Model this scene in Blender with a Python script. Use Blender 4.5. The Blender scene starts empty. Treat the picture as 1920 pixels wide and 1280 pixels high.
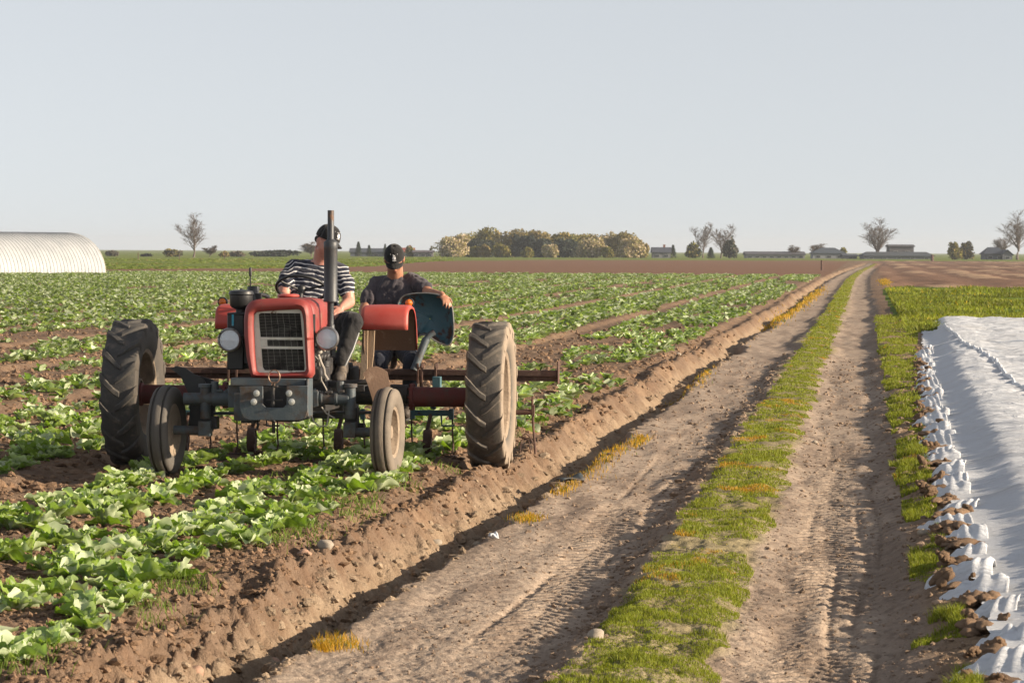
import bpy, bmesh, math, random
import numpy as np
from mathutils import Vector, Matrix, noise

# ------------------------------------------------------------------ camera, sky, sun, exposure
SC = bpy.context.scene
COL = SC.collection
FPX = 6000.0                        # focal length in pixels of the 1920 px wide photograph
THETA = math.atan(660 / FPX)        # the camera looks to the left of the crop rows, which run along +Y
PITCH = math.atan(170 / FPX)
ROLL = math.radians(0.25)
EYE = Vector((0, 0, 1.85))
CAMM = (Matrix.Translation(EYE) @ Matrix.Rotation(THETA, 4, 'Z') @ Matrix.Rotation(math.pi / 2 - PITCH, 4, 'X')
        @ Matrix.Rotation(ROLL, 4, 'Z'))
cd = bpy.data.cameras.new("camera")
cd.sensor_width = 36.0
cd.lens = FPX / 1920 * 36.0
cd.clip_start = 0.1
cd.clip_end = 20000
cd.dof.use_dof = True
cd.dof.focus_distance = 27.0
cd.dof.aperture_fstop = 16.0
cam = bpy.data.objects.new("camera", cd)
COL.objects.link(cam)
cam.matrix_world = CAMM
SC.camera = cam

SUN_EL = math.radians(17)
SUN_AZ_CAM = math.radians(-12)       # direction to the sun in the camera's plan: 0 = due right, negative = towards the viewer
_az = SUN_AZ_CAM + THETA            # angle from world +X
SUN_DIR = Vector((math.cos(SUN_EL) * math.cos(_az), math.cos(SUN_EL) * math.sin(_az), math.sin(SUN_EL)))
world = bpy.data.worlds.new("World")
SC.world = world
world.use_nodes = True
wn = world.node_tree
bg = wn.nodes["Background"]
sky = wn.nodes.new("ShaderNodeTexSky")
sky.sky_type = 'NISHITA'
sky.sun_disc = False
sky.sun_elevation = SUN_EL
sky.sun_rotation = math.pi / 2 - _az
sky.altitude = 100
sky.air_density = 1.0
sky.dust_density = 1.2
sky.ozone_density = 1.6
# look a little higher into the sky than the horizon band, where the clear-air model turns grey
tcw = wn.nodes.new("ShaderNodeTexCoord")
mpw = wn.nodes.new("ShaderNodeMapping"); mpw.inputs["Location"].default_value = (0, 0, 0.12)
wn.links.new(tcw.outputs["Generated"], mpw.inputs[0]); wn.links.new(mpw.outputs[0], sky.inputs[0])
hs = wn.nodes.new("ShaderNodeHueSaturation")
hs.inputs["Saturation"].default_value = 0.30
wn.links.new(sky.outputs[0], hs.inputs["Color"])
warm = wn.nodes.new("ShaderNodeMix"); warm.data_type = 'RGBA'; warm.blend_type = 'MULTIPLY'
warm.inputs[0].default_value = 1.0; warm.inputs[7].default_value = (1.02, 1.0, 0.99, 1)
wn.links.new(hs.outputs[0], warm.inputs[6]); wn.links.new(warm.outputs[2], bg.inputs[0])
bg.inputs[1].default_value = 0.102
sl = bpy.data.lights.new("sun", 'SUN')
sl.energy = 5.0
sl.angle = math.radians(0.6)
sl.color = (1.0, 0.83, 0.62)
so = bpy.data.objects.new("sun", sl)
COL.objects.link(so)
so.location = (20, -10, 30)
so.rotation_euler = SUN_DIR.to_track_quat('Z', 'Y').to_euler()
SC.view_settings.view_transform = 'Standard'
SC.view_settings.look = 'None'
SC.view_settings.exposure = 0.95
SC.view_settings.gamma = 1.0
SC.view_settings.use_curve_mapping = False
SC.cycles.volume_bounces = 0
SC.cycles.max_bounces = 6
SC.cycles.transparent_max_bounces = 8

# ------------------------------------------------------------------ helpers
R3 = CAMM.to_3x3()
CT, ST = math.cos(THETA), math.sin(THETA)


def ray(px, py):
    d = R3 @ Vector(((px - 960) / FPX, -(py - 640) / FPX, -1.0))
    return d


def at(px, py, dist):
    """World point seen at a photograph pixel, dist metres away along the level view direction."""
    d = ray(px, py)
    f = d.x * -ST + d.y * CT
    return EYE + d * (dist / f)


def plan(px, dist):
    """World x, y of a column of the photograph at a distance."""
    p = at(px, 470, dist)
    return p.x, p.y


def hsh(xi, yi, s):
    h = (xi.astype(np.int64) * 374761393 + yi.astype(np.int64) * 668265263 + int(s) * 974634777) & 0xffffffff
    h = ((h ^ (h >> 13)) * 1274126177) & 0xffffffff
    h = (h ^ (h >> 16)) & 0xffffffff
    return h.astype(np.float64) / 4294967295.0


def vn(x, y, s=0):
    xi = np.floor(x); yi = np.floor(y)
    fx = x - xi; fy = y - yi
    fx = fx * fx * (3 - 2 * fx); fy = fy * fy * (3 - 2 * fy)
    a = hsh(xi, yi, s); b = hsh(xi + 1, yi, s); c = hsh(xi, yi + 1, s); d = hsh(xi + 1, yi + 1, s)
    return (a + (b - a) * fx) * (1 - fy) + (c + (d - c) * fx) * fy


def rvn(x, y, s=0):
    ca, sa = math.cos(0.6 + s), math.sin(0.6 + s)
    return vn(x * ca - y * sa, x * sa + y * ca, s)


def sst(a, b, x):
    t = np.clip((x - a) / (b - a), 0, 1)
    return t * t * (3 - 2 * t)


def tag(o, label=None, cat=None, group=None, kind=None):
    if label: o['label'] = label
    if cat: o['category'] = cat
    if group: o['group'] = group
    if kind: o['kind'] = kind
    return o


def empty(name, mat4, label, cat, group=None):
    o = bpy.data.objects.new(name, None)
    COL.objects.link(o)
    o.empty_display_size = 0.2
    o.matrix_world = mat4
    return tag(o, label, cat, group)


def np_mesh(name, v, f, mat, cols=None, smooth=True, parent=None, colname='tint'):
    """Mesh object from numpy arrays; f is (M,3) or (M,4)."""
    me = bpy.data.meshes.new(name)
    v = np.asarray(v, np.float32); f = np.asarray(f, np.int32)
    k = f.shape[1]
    me.vertices.add(len(v)); me.vertices.foreach_set("co", v.ravel())
    me.loops.add(f.size); me.loops.foreach_set("vertex_index", f.ravel())
    me.polygons.add(len(f))
    me.polygons.foreach_set("loop_start", np.arange(0, f.size, k, dtype=np.int32))
    me.polygons.foreach_set("use_smooth", np.full(len(f), smooth, dtype=bool))
    if cols is not None:
        a = me.color_attributes.new(colname, 'FLOAT_COLOR', 'POINT')
        c = np.ones((len(v), 4), np.float32); c[:, :3] = cols
        a.data.foreach_set("color", c.ravel())
    me.update(calc_edges=True)
    if mat: me.materials.append(mat)
    o = bpy.data.objects.new(name, me)
    COL.objects.link(o)
    if parent: o.parent = parent
    return o


class MB:
    """Collects shapes and links them as ONE mesh object."""
    def __init__(s): s.v = []; s.f = []

    def add(s, vs, fs):
        n = len(s.v)
        s.v += [Vector(p) for p in vs]
        s.f += [[i + n for i in f] for f in fs]
        return s

    def box(s, c, size, rot=None):
        c = Vector(c); hx, hy, hz = [q / 2 for q in size]
        vs = [Vector((x, y, z)) for x in (-hx, hx) for y in (-hy, hy) for z in (-hz, hz)]
        if rot is not None:
            vs = [rot @ p for p in vs]
        return s.add([c + p for p in vs], [(0, 1, 3, 2), (4, 6, 7, 5), (0, 4, 5, 1), (2, 3, 7, 6), (0, 2, 6, 4), (1, 5, 7, 3)])

    def tube(s, pts, r, n=12, cap=True, flat=None):
        """Tube through points with a radius each; rounded by the caller's radii."""
        P = [Vector(p) for p in pts]
        rs = r if isinstance(r, (list, tuple)) else [r] * len(P)
        base = len(s.v); up = None
        for i, p in enumerate(P):
            t = (P[min(i + 1, len(P) - 1)] - P[max(i - 1, 0)])
            if t.length < 1e-9: t = Vector((0, 0, 1))
            t.normalize()
            if up is None:
                up = Vector((0, 0, 1)) if abs(t.z) < 0.9 else Vector((1, 0, 0))
            a = t.cross(up); a.normalize(); b = a.cross(t); b.normalize(); up = b
            for k in range(n):
                w = 2 * math.pi * k / n
                q = a * math.cos(w) + b * math.sin(w)
                if flat: q = Vector((q.x * flat[0], q.y * flat[1], q.z * flat[2]))
                s.v.append(p + q * rs[i])
        for i in range(len(P) - 1):
            for k in range(n):
                k2 = (k + 1) % n
                s.f.append([base + i * n + k, base + i * n + k2, base + (i + 1) * n + k2, base + (i + 1) * n + k])
        if cap:
            s.f.append([base + k for k in range(n)][::-1])
            s.f.append([base + (len(P) - 1) * n + k for k in range(n)])
        return s

    def cyl(s, p0, p1, r0, r1=None, n=16):
        return s.tube([p0, p1], [r0, r0 if r1 is None else r1], n)

    def caps(s, pts, rs, n=14):
        """Closed tube with hemispherical ends (for bodies)."""
        P = [Vector(p) for p in pts]
        a = (P[0] - P[1]).normalized(); b = (P[-1] - P[-2]).normalized()
        pp, rr = [], []
        for w in (80, 60, 35, 15):
            w = math.radians(w); pp.append(P[0] + a * rs[0] * math.sin(w)); rr.append(rs[0] * math.cos(w))
        for p, r in zip(P, rs): pp.append(p); rr.append(r)
        for w in (15, 35, 60, 80):
            w = math.radians(w); pp.append(P[-1] + b * rs[-1] * math.sin(w)); rr.append(rs[-1] * math.cos(w))
        return s.tube(pp, rr, n)

    def lathe(s, prof, c, axis, n=32, closed=False):
        """prof: (radius, offset along axis)."""
        c = Vector(c); ax = Vector(axis).normalized()
        u = ax.orthogonal().normalized(); w = ax.cross(u)
        base = len(s.v)
        for r, h in prof:
            for k in range(n):
                t = 2 * math.pi * k / n
                s.v.append(c + ax * h + (u * math.cos(t) + w * math.sin(t)) * r)
        m = len(prof)
        for i in range(m if closed else m - 1):
            j = (i + 1) % m
            for k in range(n):
                k2 = (k + 1) % n
                s.f.append([base + i * n + k, base + i * n + k2, base + j * n + k2, base + j * n + k])
        if not closed:
            if prof[0][0] > 1e-6: s.f.append([base + k for k in range(n)][::-1])
            if prof[-1][0] > 1e-6: s.f.append([base + (m - 1) * n + k for k in range(n)])
        return s

    def ell(s, c, rad, rot=None, nu=16, nv=10):
        c = Vector(c); base = len(s.v)
        pts = []
        for j in range(nv + 1):
            ph = -math.pi / 2 + math.pi * j / nv
            ph = max(min(ph, math.pi / 2 - .02), -math.pi / 2 + .02)
            for i in range(nu):
                t = 2 * math.pi * i / nu
                p = Vector((rad[0] * math.cos(ph) * math.cos(t), rad[1] * math.cos(ph) * math.sin(t), rad[2] * math.sin(ph)))
                if rot is not None: p = rot @ p
                pts.append(c + p)
        s.v += pts
        for j in range(nv):
            for i in range(nu):
                i2 = (i + 1) % nu
                s.f.append([base + j * nu + i, base + j * nu + i2, base + (j + 1) * nu + i2, base + (j + 1) * nu + i])
        s.f.append([base + i for i in range(nu)][::-1])
        s.f.append([base + nv * nu + i for i in range(nu)])
        return s

    def torus(s, c, axis, R, r, n=32, m=10):
        prof = [(R + r * math.cos(2 * math.pi * k / m), r * math.sin(2 * math.pi * k / m)) for k in range(m)]
        return s.lathe(prof, c, axis, n, closed=True)

    def prism(s, poly, ext):
        """Closed polygon of 3D points pushed along ext."""
        n = len(poly); ext = Vector(ext)
        vs = [Vector(p) for p in poly] + [Vector(p) + ext for p in poly]
        fs = [list(range(n))[::-1], list(range(n, 2 * n))] + [[i, (i + 1) % n, n + (i + 1) % n, n + i] for i in range(n)]
        return s.add(vs, fs)

    def sheet(s, rows):
        """Grid of points (list of equal-length rows)."""
        base = len(s.v); m = len(rows[0])
        for r in rows: s.v += [Vector(p) for p in r]
        for i in range(len(rows) - 1):
            for k in range(m - 1):
                s.f.append([base + i * m + k, base + i * m + k + 1, base + (i + 1) * m + k + 1, base + (i + 1) * m + k])
        return s

    def mesh(s, name, off=None):
        me = bpy.data.meshes.new(name)
        vs = s.v if off is None else [p - off for p in s.v]
        me.from_pydata([tuple(p) for p in vs], [], s.f)
        bm = bmesh.new(); bm.from_mesh(me)
        bmesh.ops.recalc_face_normals(bm, faces=bm.faces)
        bm.to_mesh(me); bm.free()
        return me

    def build(s, name, mat, parent=None, off=None, bevel=0.0, angle=35, solid=0.0, label=None, jig=0.0):
        if jig:
            for p in s.v:
                p += noise.noise_vector(p * 3.0) * jig
        me = s.mesh(name, off)
        me.polygons.foreach_set("use_smooth", [True] * len(me.polygons))
        me.set_sharp_from_angle(angle=math.radians(angle))
        if mat: me.materials.append(mat)
        o = bpy.data.objects.new(name, me)
        COL.objects.link(o)
        if parent: o.parent = parent
        if solid:
            m = o.modifiers.new("thickness", 'SOLIDIFY'); m.thickness = solid; m.offset = 0
        if bevel:
            m = o.modifiers.new("bevel", 'BEVEL'); m.width = bevel; m.segments = 2; m.limit_method = 'ANGLE'; m.angle_limit = math.radians(40)
        if label: o['label'] = label
        return o


def blob(name, mb, voxel, mat, parent, off=None, smooth=6, fold=0.0, fscale=(14, 14, 14), push=0.0):
    """One continuous skin around overlapping closed shapes (voxel remesh)."""
    me = mb.mesh(name + "_raw", off)
    t = bpy.data.objects.new("raw", me); COL.objects.link(t)
    r = t.modifiers.new("r", 'REMESH'); r.mode = 'VOXEL'; r.voxel_size = voxel
    sm = t.modifiers.new("s", 'SMOOTH'); sm.factor = 0.5; sm.iterations = smooth
    dg = bpy.context.evaluated_depsgraph_get(); dg.update()
    out = bpy.data.meshes.new_from_object(t.evaluated_get(dg))
    bpy.data.objects.remove(t); bpy.data.meshes.remove(me)
    out.name = name
    if fold or push:
        nn = [v.normal.copy() for v in out.vertices]
        for v, n in zip(out.vertices, nn):
            q = Vector((v.co.x * fscale[0], v.co.y * fscale[1], v.co.z * fscale[2]))
            d = noise.noise(q) + 0.5 * noise.noise(q * 2.1)
            v.co += n * (push + fold * (abs(d) * 1.4 - .35))
    out.materials.clear(); out.materials.append(mat)
    out.polygons.foreach_set("use_smooth", [True] * len(out.polygons))
    o = bpy.data.objects.new(name, out); COL.objects.link(o)
    if parent: o.parent = parent
    return o


# ------------------------------------------------------------------ materials
def new_mat(name):
    m = bpy.data.materials.new(name); m.use_nodes = True
    nt = m.node_tree
    return m, nt, nt.nodes["Principled BSDF"]


def nd(nt, typ, **kw):
    n = nt.nodes.new(typ)
    for k, v in kw.items():
        if k.startswith("i_"):
            key = k[2:]
            n.inputs[int(key) if key.isdigit() else key].default_value = v
        else:
            setattr(n, k, v)
    return n


def noise_fac(nt, scale, lo, hi, detail=4, rough=0.6, vec=None, coord='Object'):
    """Noise texture passed through a hard-ish ramp."""
    if vec is None:
        tc = nd(nt, "ShaderNodeTexCoord"); vec = tc.outputs[coord]
    n = nd(nt, "ShaderNodeTexNoise"); n.inputs["Scale"].default_value = scale
    n.inputs["Detail"].default_value = detail; n.inputs["Roughness"].default_value = rough
    nt.links.new(vec, n.inputs["Vector"])
    mr = nd(nt, "ShaderNodeMapRange"); mr.inputs[1].default_value = lo; mr.inputs[2].default_value = hi
    nt.links.new(n.outputs["Fac"], mr.inputs[0])
    return mr.outputs[0], n


def mixc(nt, fac, a, b, mode='MIX'):
    m = nd(nt, "ShaderNodeMix", data_type='RGBA', blend_type=mode)
    for sock, val in ((m.inputs[0], fac), (m.inputs[6], a), (m.inputs[7], b)):
        if isinstance(val, (int, float)): sock.default_value = val
        elif isinstance(val, tuple): sock.default_value = (*val, 1) if len(val) == 3 else val
        else: nt.links.new(val, sock)
    return m.outputs[2]


def worn(name, c1, c2=None, c3=None, rough=0.5, metal=0.0, s1=6, s2=9, t2=(0.5, 0.7), t3=(0.56, 0.66), bump=0.15, bs=60, coat=0.0, rough2=None):
    """Base colour with a soft variation c2 and a harder-edged worn or dirty patch colour c3."""
    m, nt, p = new_mat(name)
    tc = nd(nt, "ShaderNodeTexCoord")
    col = c1
    out = None
    if c2:
        f, _ = noise_fac(nt, s1, t2[0], t2[1], vec=tc.outputs['Object']); out = mixc(nt, f, c1, c2)
    if c3:
        f3, _ = noise_fac(nt, s2, t3[0], t3[1], detail=8, rough=0.7, vec=tc.outputs['Object'])
        out = mixc(nt, f3, out if out is not None else c1, c3)
        rr = nd(nt, "ShaderNodeMapRange"); rr.inputs[3].default_value = rough; rr.inputs[4].default_value = rough2 or 0.9
        nt.links.new(f3, rr.inputs[0]); nt.links.new(rr.outputs[0], p.inputs["Roughness"])
    else:
        p.inputs["Roughness"].default_value = rough
    if out is None: p.inputs["Base Color"].default_value = (*c1, 1)
    else: nt.links.new(out, p.inputs["Base Color"])
    p.inputs["Metallic"].default_value = metal
    if coat: p.inputs["Coat Weight"].default_value = coat
    if bump:
        n = nd(nt, "ShaderNodeTexNoise"); n.inputs["Scale"].default_value = bs; n.inputs["Detail"].default_value = 4
        nt.links.new(tc.outputs['Object'], n.inputs["Vector"])
        b = nd(nt, "ShaderNodeBump"); b.inputs["Strength"].default_value = bump; b.inputs["Distance"].default_value = 0.01
        nt.links.new(n.outputs["Fac"], b.inputs["Height"]); nt.links.new(b.outputs[0], p.inputs["Normal"])
    return m


def leafy(name, trans=0.35, rough=0.5, spec=0.4, attr='tint', mult=(1, 1, 1), tcol=None):
    """Foliage: colour from the mesh's own per-leaf colour, part of the light passes through."""
    m, nt, p = new_mat(name)
    a = nd(nt, "ShaderNodeAttribute", attribute_name=attr)
    col = mixc(nt, 1.0, a.outputs["Color"], mult, 'MULTIPLY')
    nt.links.new(col, p.inputs["Base Color"])
    p.inputs["Roughness"].default_value = rough
    p.inputs["Specular IOR Level"].default_value = spec
    tr = nd(nt, "ShaderNodeBsdfTranslucent")
    tc = mixc(nt, 1.0, col, tcol or (1.3, 1.5, 0.5), 'MULTIPLY')
    nt.links.new(tc, tr.inputs[0])
    mx = nd(nt, "ShaderNodeMixShader"); mx.inputs[0].default_value = trans
    nt.links.new(p.outputs[0], mx.inputs[1]); nt.links.new(tr.outputs[0], mx.inputs[2])
    nt.links.new(mx.outputs[0], nt.nodes["Material Output"].inputs[0])
    return m


def soil_mat(name, bump=0.5):
    m, nt, p = new_mat(name)
    a = nd(nt, "ShaderNodeAttribute", attribute_name='tint')
    tc = nd(nt, "ShaderNodeTexCoord")
    f1, _ = noise_fac(nt, 55, 0.3, 0.72, detail=6, rough=0.7, vec=tc.outputs['Object'])
    f2, _ = noise_fac(nt, 9, 0.3, 0.7, detail=5, vec=tc.outputs['Object'])
    c = mixc(nt, f1, (0.80, 0.78, 0.77), (1.16, 1.17, 1.18))
    c2 = mixc(nt, f2, (0.86, 0.84, 0.83), (1.12, 1.12, 1.12))
    c = mixc(nt, 1.0, c, c2, 'MULTIPLY')
    out = mixc(nt, 1.0, a.outputs["Color"], c, 'MULTIPLY')
    nt.links.new(out, p.inputs["Base Color"])
    p.inputs["Roughness"].default_value = 0.95
    p.inputs["Specular IOR Level"].default_value = 0.102
    n = nd(nt, "ShaderNodeTexNoise"); n.inputs["Scale"].default_value = 45; n.inputs["Detail"].default_value = 5; n.inputs["Roughness"].default_value = 0.65
    nt.links.new(tc.outputs['Object'], n.inputs["Vector"])
    b = nd(nt, "ShaderNodeBump"); b.inputs["Strength"].default_value = bump; b.inputs["Distance"].default_value = 0.03
    nt.links.new(n.outputs["Fac"], b.inputs["Height"]); nt.links.new(b.outputs[0], p.inputs["Normal"])
    return m
# ------------------------------------------------------------------ ground: one sheet, cut by land use
ROWGAPS = [-6.3 - 3.2 * k for k in range(0, 40)]
ROWS = []
for k in range(-1, 40):
    g = -3.1 - 3.2 * (k + 1)
    ROWS += [g - 0.62, g - 1.12, g - 1.82, g - 2.42]
END_CROP = 249.0


def near_shift(Y):
    return -0.22 * np.clip((27 - Y) / 13, 0, 1)


def fade(dist, wl):
    """1 where the sheet is fine enough for a wavelength, 0 where it is not."""
    return 1 - sst(wl * 380, wl * 1000, dist)


def fleece_edge(Y):
    return np.interp(Y, [14, 25, 36, 49, 61, 85, 120], [.60, .64, .76, .89, 1.1, 1.52, 1.6])


def bend(Y):
    """The track drifts to the right far away."""
    return 3.4 * sst(200, 640, Y)


def land(X, Y, want_col=True):
    """Height and soil colour of the ground at arrays X, Y (X across the rows, Y along them)."""
    d = np.hypot(X, Y)
    mn = (vn(Y * 0.55, X * 0 + 3, 5) - .5) * 0.14 + (rvn(X * 3, Y * 3, 6) - .5) * 0.12 + (vn(Y * .16, X * 0 + 9, 7) - .5) * .30 * sst(18, 40, Y)
    Xs = X - bend(Y) - near_shift(Y) * sst(-1.9, -2.6, X) + mn * fade(d, .4)
    cut = 1 - sst(480, 640, Y)                         # the track sinks away from the field until here
    prof = np.interp(Xs, [-3.4, -3.2, -3.08, -2.79, -2.59, -2.45, -2.3, -1.8, -1.50, -1.34, -1.2, -.8, -.62, -.45, .1, .26, .42, .8],
                     [-.015, -.02, .03, -.28, -.30, -.098, -.115, -.145, -.14, -.08, -.045, -.05, -.085, -.12, -.125, -.065, -.02, .0])
    prof = prof * cut
    left = 1 - sst(-3.0, -2.9, Xs)
    inrow = np.zeros_like(X)
    ph = np.mod(-3.1 - X, 3.2)                          # 0 at a wheel gap
    near_left = (X < -3.2)
    gapw = np.minimum(ph, 3.2 - ph)
    bed = sst(.22, .42, gapw) * near_left
    prof = prof + (bed * 0.05 - (1 - bed) * .02 * near_left) * (Y < END_CROP) * fade(d, .8)
    bank = sst(-3.45, -3.0, Xs) * (1 - sst(-2.72, -2.5, Xs)) * cut
    crop = (1 - sst(-3.35, -3.2, X)) * (Y < END_CROP)
    track = sst(-2.6, -2.4, Xs) * (1 - sst(.2, .45, Xs)) * cut
    verge = sst(.25, .5, X) * (1 - sst(90, 95, Y))
    med = sst(-1.36, -1.2, Xs) * (1 - sst(-.74, -.6, Xs)) * cut
    rough = np.clip(bank * 1.0 + crop * 0.75 + verge * .75 + med * .5, 0, 1)
    z = prof
    # clods
    n1 = rvn(X * 2.6, Y * 2.6, 11); n2 = rvn(X * 8, Y * 8, 12); n3 = rvn(X * 21, Y * 21, 13); n4 = rvn(X * 50, Y * 50, 14)
    r2 = 1 - np.abs(2 * n2 - 1); r3 = 1 - np.abs(2 * n3 - 1)
    z = z + rough * ((n1 - .5) * .06 * fade(d, .38) + (r2 - .5) * .038 * fade(d, .12) + (r3 - .5) * .034 * fade(d, .05) + (n4 - .5) * .02 * fade(d, .025))
    bz = rvn(X * 13, Y * 9, 22); bz2 = rvn(X * 30, Y * 22, 23)
    z = z + bank * ((np.abs(2 * bz - 1)) * .05 * fade(d, .075) + (np.abs(2 * bz2 - 1)) * .03 * fade(d, .035))
    z = z + bank * ((vn(Y * .45, X * 0 + 4, 25) - .5) * .09 + (rvn(X * 1.6, Y * .8, 26) - .5) * .09)
    # small slumps down the bank face
    face = sst(-3.08, -3.0, Xs) * (1 - sst(-2.78, -2.7, Xs)) * cut
    gul = rvn(X * 2.5, Y * 6.5, 21)
    z = z - face * (np.clip(gul - .5, 0, 1) * .17 * fade(d, .15) + (rvn(X * 6, Y * 9, 24) - .5) * .055 * fade(d, .11))
    # track: long shallow ruts, tyre marks, scuffed crumbs
    z = z + track * ((rvn(X * 7, Y * 1.1, 31) - .5) * .03 * fade(d, .15) + (np.abs(2 * rvn(X * 17, Y * 12, 32) - 1)) * .010 * fade(d, .07)
                     + (np.abs(2 * rvn(X * 45, Y * 36, 33) - 1)) * .014 * fade(d, .025) + (vn(X * .8, Y * .5, 34) - .5) * .04)
    for gx, w in ((-.02, .022), (.075, .018), (-.13, .02), (-.33, .022), (-1.62, .02), (-1.95, .022)):
        gx2 = gx + (vn(Y * .35, Y * 0 + gx * 50, 35) - .5) * .12
        lug = 0.25 + 0.75 * (np.mod(Y * 9 + gx * 30, 1) > .42)
        on = sst(.42, .62, vn(Y * .22, Y * 0 + gx * 31, 36))
        z = z - track * np.exp(-((X - gx2) / w) ** 2) * .034 * lug * on * fade(d, .045)
    for gx in (-.2, -1.75):                             # chevron imprints beside the grooves
        s = np.abs(X - gx - (vn(Y * .3, Y * 0 + 7, 37) - .5) * .15)
        ch = (np.mod((Y + s * .9) * 6, 1) < .35) * (s < .17) * sst(.45, .6, vn(Y * .3, Y * 0 + gx * 9, 38))
        z = z - track * ch * .022 * fade(d, .05)
    # broken shoulder on the right side of the left rut
    sh = np.exp(-((Xs + 1.33) / .11) ** 2) * cut
    z = z + sh * (rvn(X * 6, Y * 6, 41) - .35) * .065 * fade(d, .16)
    # ploughed land far right of the track and at the end of the crop
    plo = sst(.9, 1.6, X) * sst(162, 168, Y) * (1 - sst(690, 700, Y))
    z = z + plo * (np.sin(X * 1.6 + (rvn(X * .2, Y * .2, 51) - .5) * 3) * .06 + (rvn(X * .9, Y * .9, 52) - .5) * .16)
    # meadow tussocks and a gentle rise of the land towards the horizon
    mea = sst(280, 320, Y) * (1 - plo)
    z = z + mea * (rvn(X * .25, Y * .25, 53) - .5) * .14 * (1 - sst(1200, 1500, d))
    vg = sst(.9, 1.2, X) * sst(86, 90, Y) * (1 - sst(160, 166, Y))
    z = z + vg * (.05 + (rvn(X * .6, Y * .35, 54) - .4) * .22)
    if not want_col: return z
    C = np.empty((len(X), 3))

    def blend(w, c):
        w = np.clip(w, 0, 1)[:, None]
        C[:] = C * (1 - w) + np.array(c) * w
    C[:] = (.195, .136, .095)
    nz = rvn(X * 1.3, Y * 1.3, 61); nf = rvn(X * 9, Y * 9, 62)
    blend(sst(.45, .75, nz) * .6, (.29, .20, .13))
    blend(sst(.55, .8, nf) * .45, (.16, .095, .06))
    blend(bank * sst(-3.0, -2.85, Xs) * .85, (.315, .238, .165))
    blend(bank * sst(.55, .8, rvn(X * 11, Y * 8, 69)) * .5, (.17, .112, .073))
    blend(track, (.365, .29, .226))
    blend(track * sst(.45, .75, rvn(X * 5, Y * .7, 63)) * .65, (.23, .175, .135))
    blend(track * sst(.62, .8, rvn(X * 30, Y * 12, 68)) * .55, (.16, .12, .095))
    blend(track * sst(.55, .8, rvn(X * 14, Y * 9, 64)) * .35, (.45, .36, .28))
    blend(np.exp(-((Xs + 1.42) / .13) ** 2) * .6 * cut, (.2, .145, .105))  # shadow of the left rut's shoulder, painted into the soil colour
    blend(np.exp(-((Xs - .22) / .13) ** 2) * sst(.3, .6, vn(Y * .5, Y * 0, 65)) * .6 * cut, (.19, .14, .105))  # shade under the verge's edge, painted along the right rut
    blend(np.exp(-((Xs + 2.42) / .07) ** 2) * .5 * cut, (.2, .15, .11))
    blend(med * .55, (.22, .2, .075))
    blend(verge * .8, (.30, .215, .14))
    blend(sst(END_CROP - 1, END_CROP + 2, Y) * (X < -3), (.195, .112, .074))
    blend(plo, (.20, .122, .084))
    blend(plo * sst(.52, .7, np.sin(X * 1.6 + (rvn(X * .2, Y * .2, 51) - .5) * 3) * .5 + .5) * sst(.4, .6, rvn(X * .15, Y * .03, 67)), (.36, .25, .165))
    return z, C


# distances and view angles of the sheet's rows and columns (finer near the road, as far as 6 km)
def steps(a, b, k):
    n = max(2, int(math.log(b / a) / k)); return list(np.geomspace(a, b, n, endpoint=False))


DEP = steps(2.5, 12.3, .05) + steps(12.3, 34, .0011) + steps(34, 70, .0016) + steps(70, 260, .004) + steps(260, 1200, .012) + steps(1200, 6000, .06) + [6000]
UU = np.arange(-.172, .1721, .00078)
ext = [.172 + .00078 * (1.18 ** k - 1) / .18 for k in range(1, 40)]
ext = [e for e in ext if e < 2.6]
UU = np.concatenate([-np.array(ext[::-1]), UU, np.array(ext)])
DEP = np.array(DEP)
gu, gd = np.meshgrid(UU, DEP)
xc = (gu * gd).ravel(); yc = gd.ravel()
GX = xc * CT - yc * ST; GY = xc * ST + yc * CT
GZ = np.empty(len(GX)); GC = np.empty((len(GX), 3))
for i in range(0, len(GX), 200000):
    GZ[i:i + 200000], GC[i:i + 200000] = land(GX[i:i + 200000], GY[i:i + 200000])
nu, ndp = len(UU), len(DEP)
ii = (np.arange(ndp - 1)[:, None] * nu + np.arange(nu - 1)[None, :]).ravel()
QF = np.stack([ii, ii + 1, ii + nu + 1, ii + nu], 1)
fx = GX[QF].mean(1); fy = GY[QF].mean(1); fd = yc[QF].mean(1); fu = xc[QF].mean(1) / fd
fpx = 960 + fu * FPX
wob = (vn(fx * .12, fy * .12, 71) - .5) * 6


def meadow_start(px):
    """Distance at which grassland begins beyond the ploughed strip."""
    return np.interp(px, [-4000, 200, 520, 700, 830, 1000, 1640, 1700, 6000], [280, 290, 320, 360, 560, 640, 690, 700, 700])


zone = np.zeros(len(fx), int)                            # 0 field soil
far_left = (fy > END_CROP + wob * .3) & (fx < -2.5)
zone[far_left] = 2                                        # ploughed field
zone[(fd > meadow_start(fpx) + wob * 2)] = 3                # meadow
xs_f = fx - bend(fy) - near_shift(fy) * sst(-1.9, -2.6, fx)
zone[(xs_f > -2.5) & (xs_f < .35) & (fy < 690)] = 1        # dirt track
zone[(fx > .35) & (fy < 91 + wob * .4)] = 4                  # soil beside the track
zone[(fx > .85) & (fy >= 91 + wob * .4) & (fy < 163 + wob * .6)] = 5   # grass verge
zone[(xs_f > .35) & (xs_f <= .85) & (fy >= 91 + wob * .4) & (fy < 640)] = 4
zone[(xs_f > .85) & (fy >= 163 + wob * .6) & (fy < 640) & (fd < meadow_start(fpx))] = 2
M_SOIL = soil_mat("soil", 0.85)
M_TRACK = soil_mat("dry_dirt", 0.6)


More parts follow.
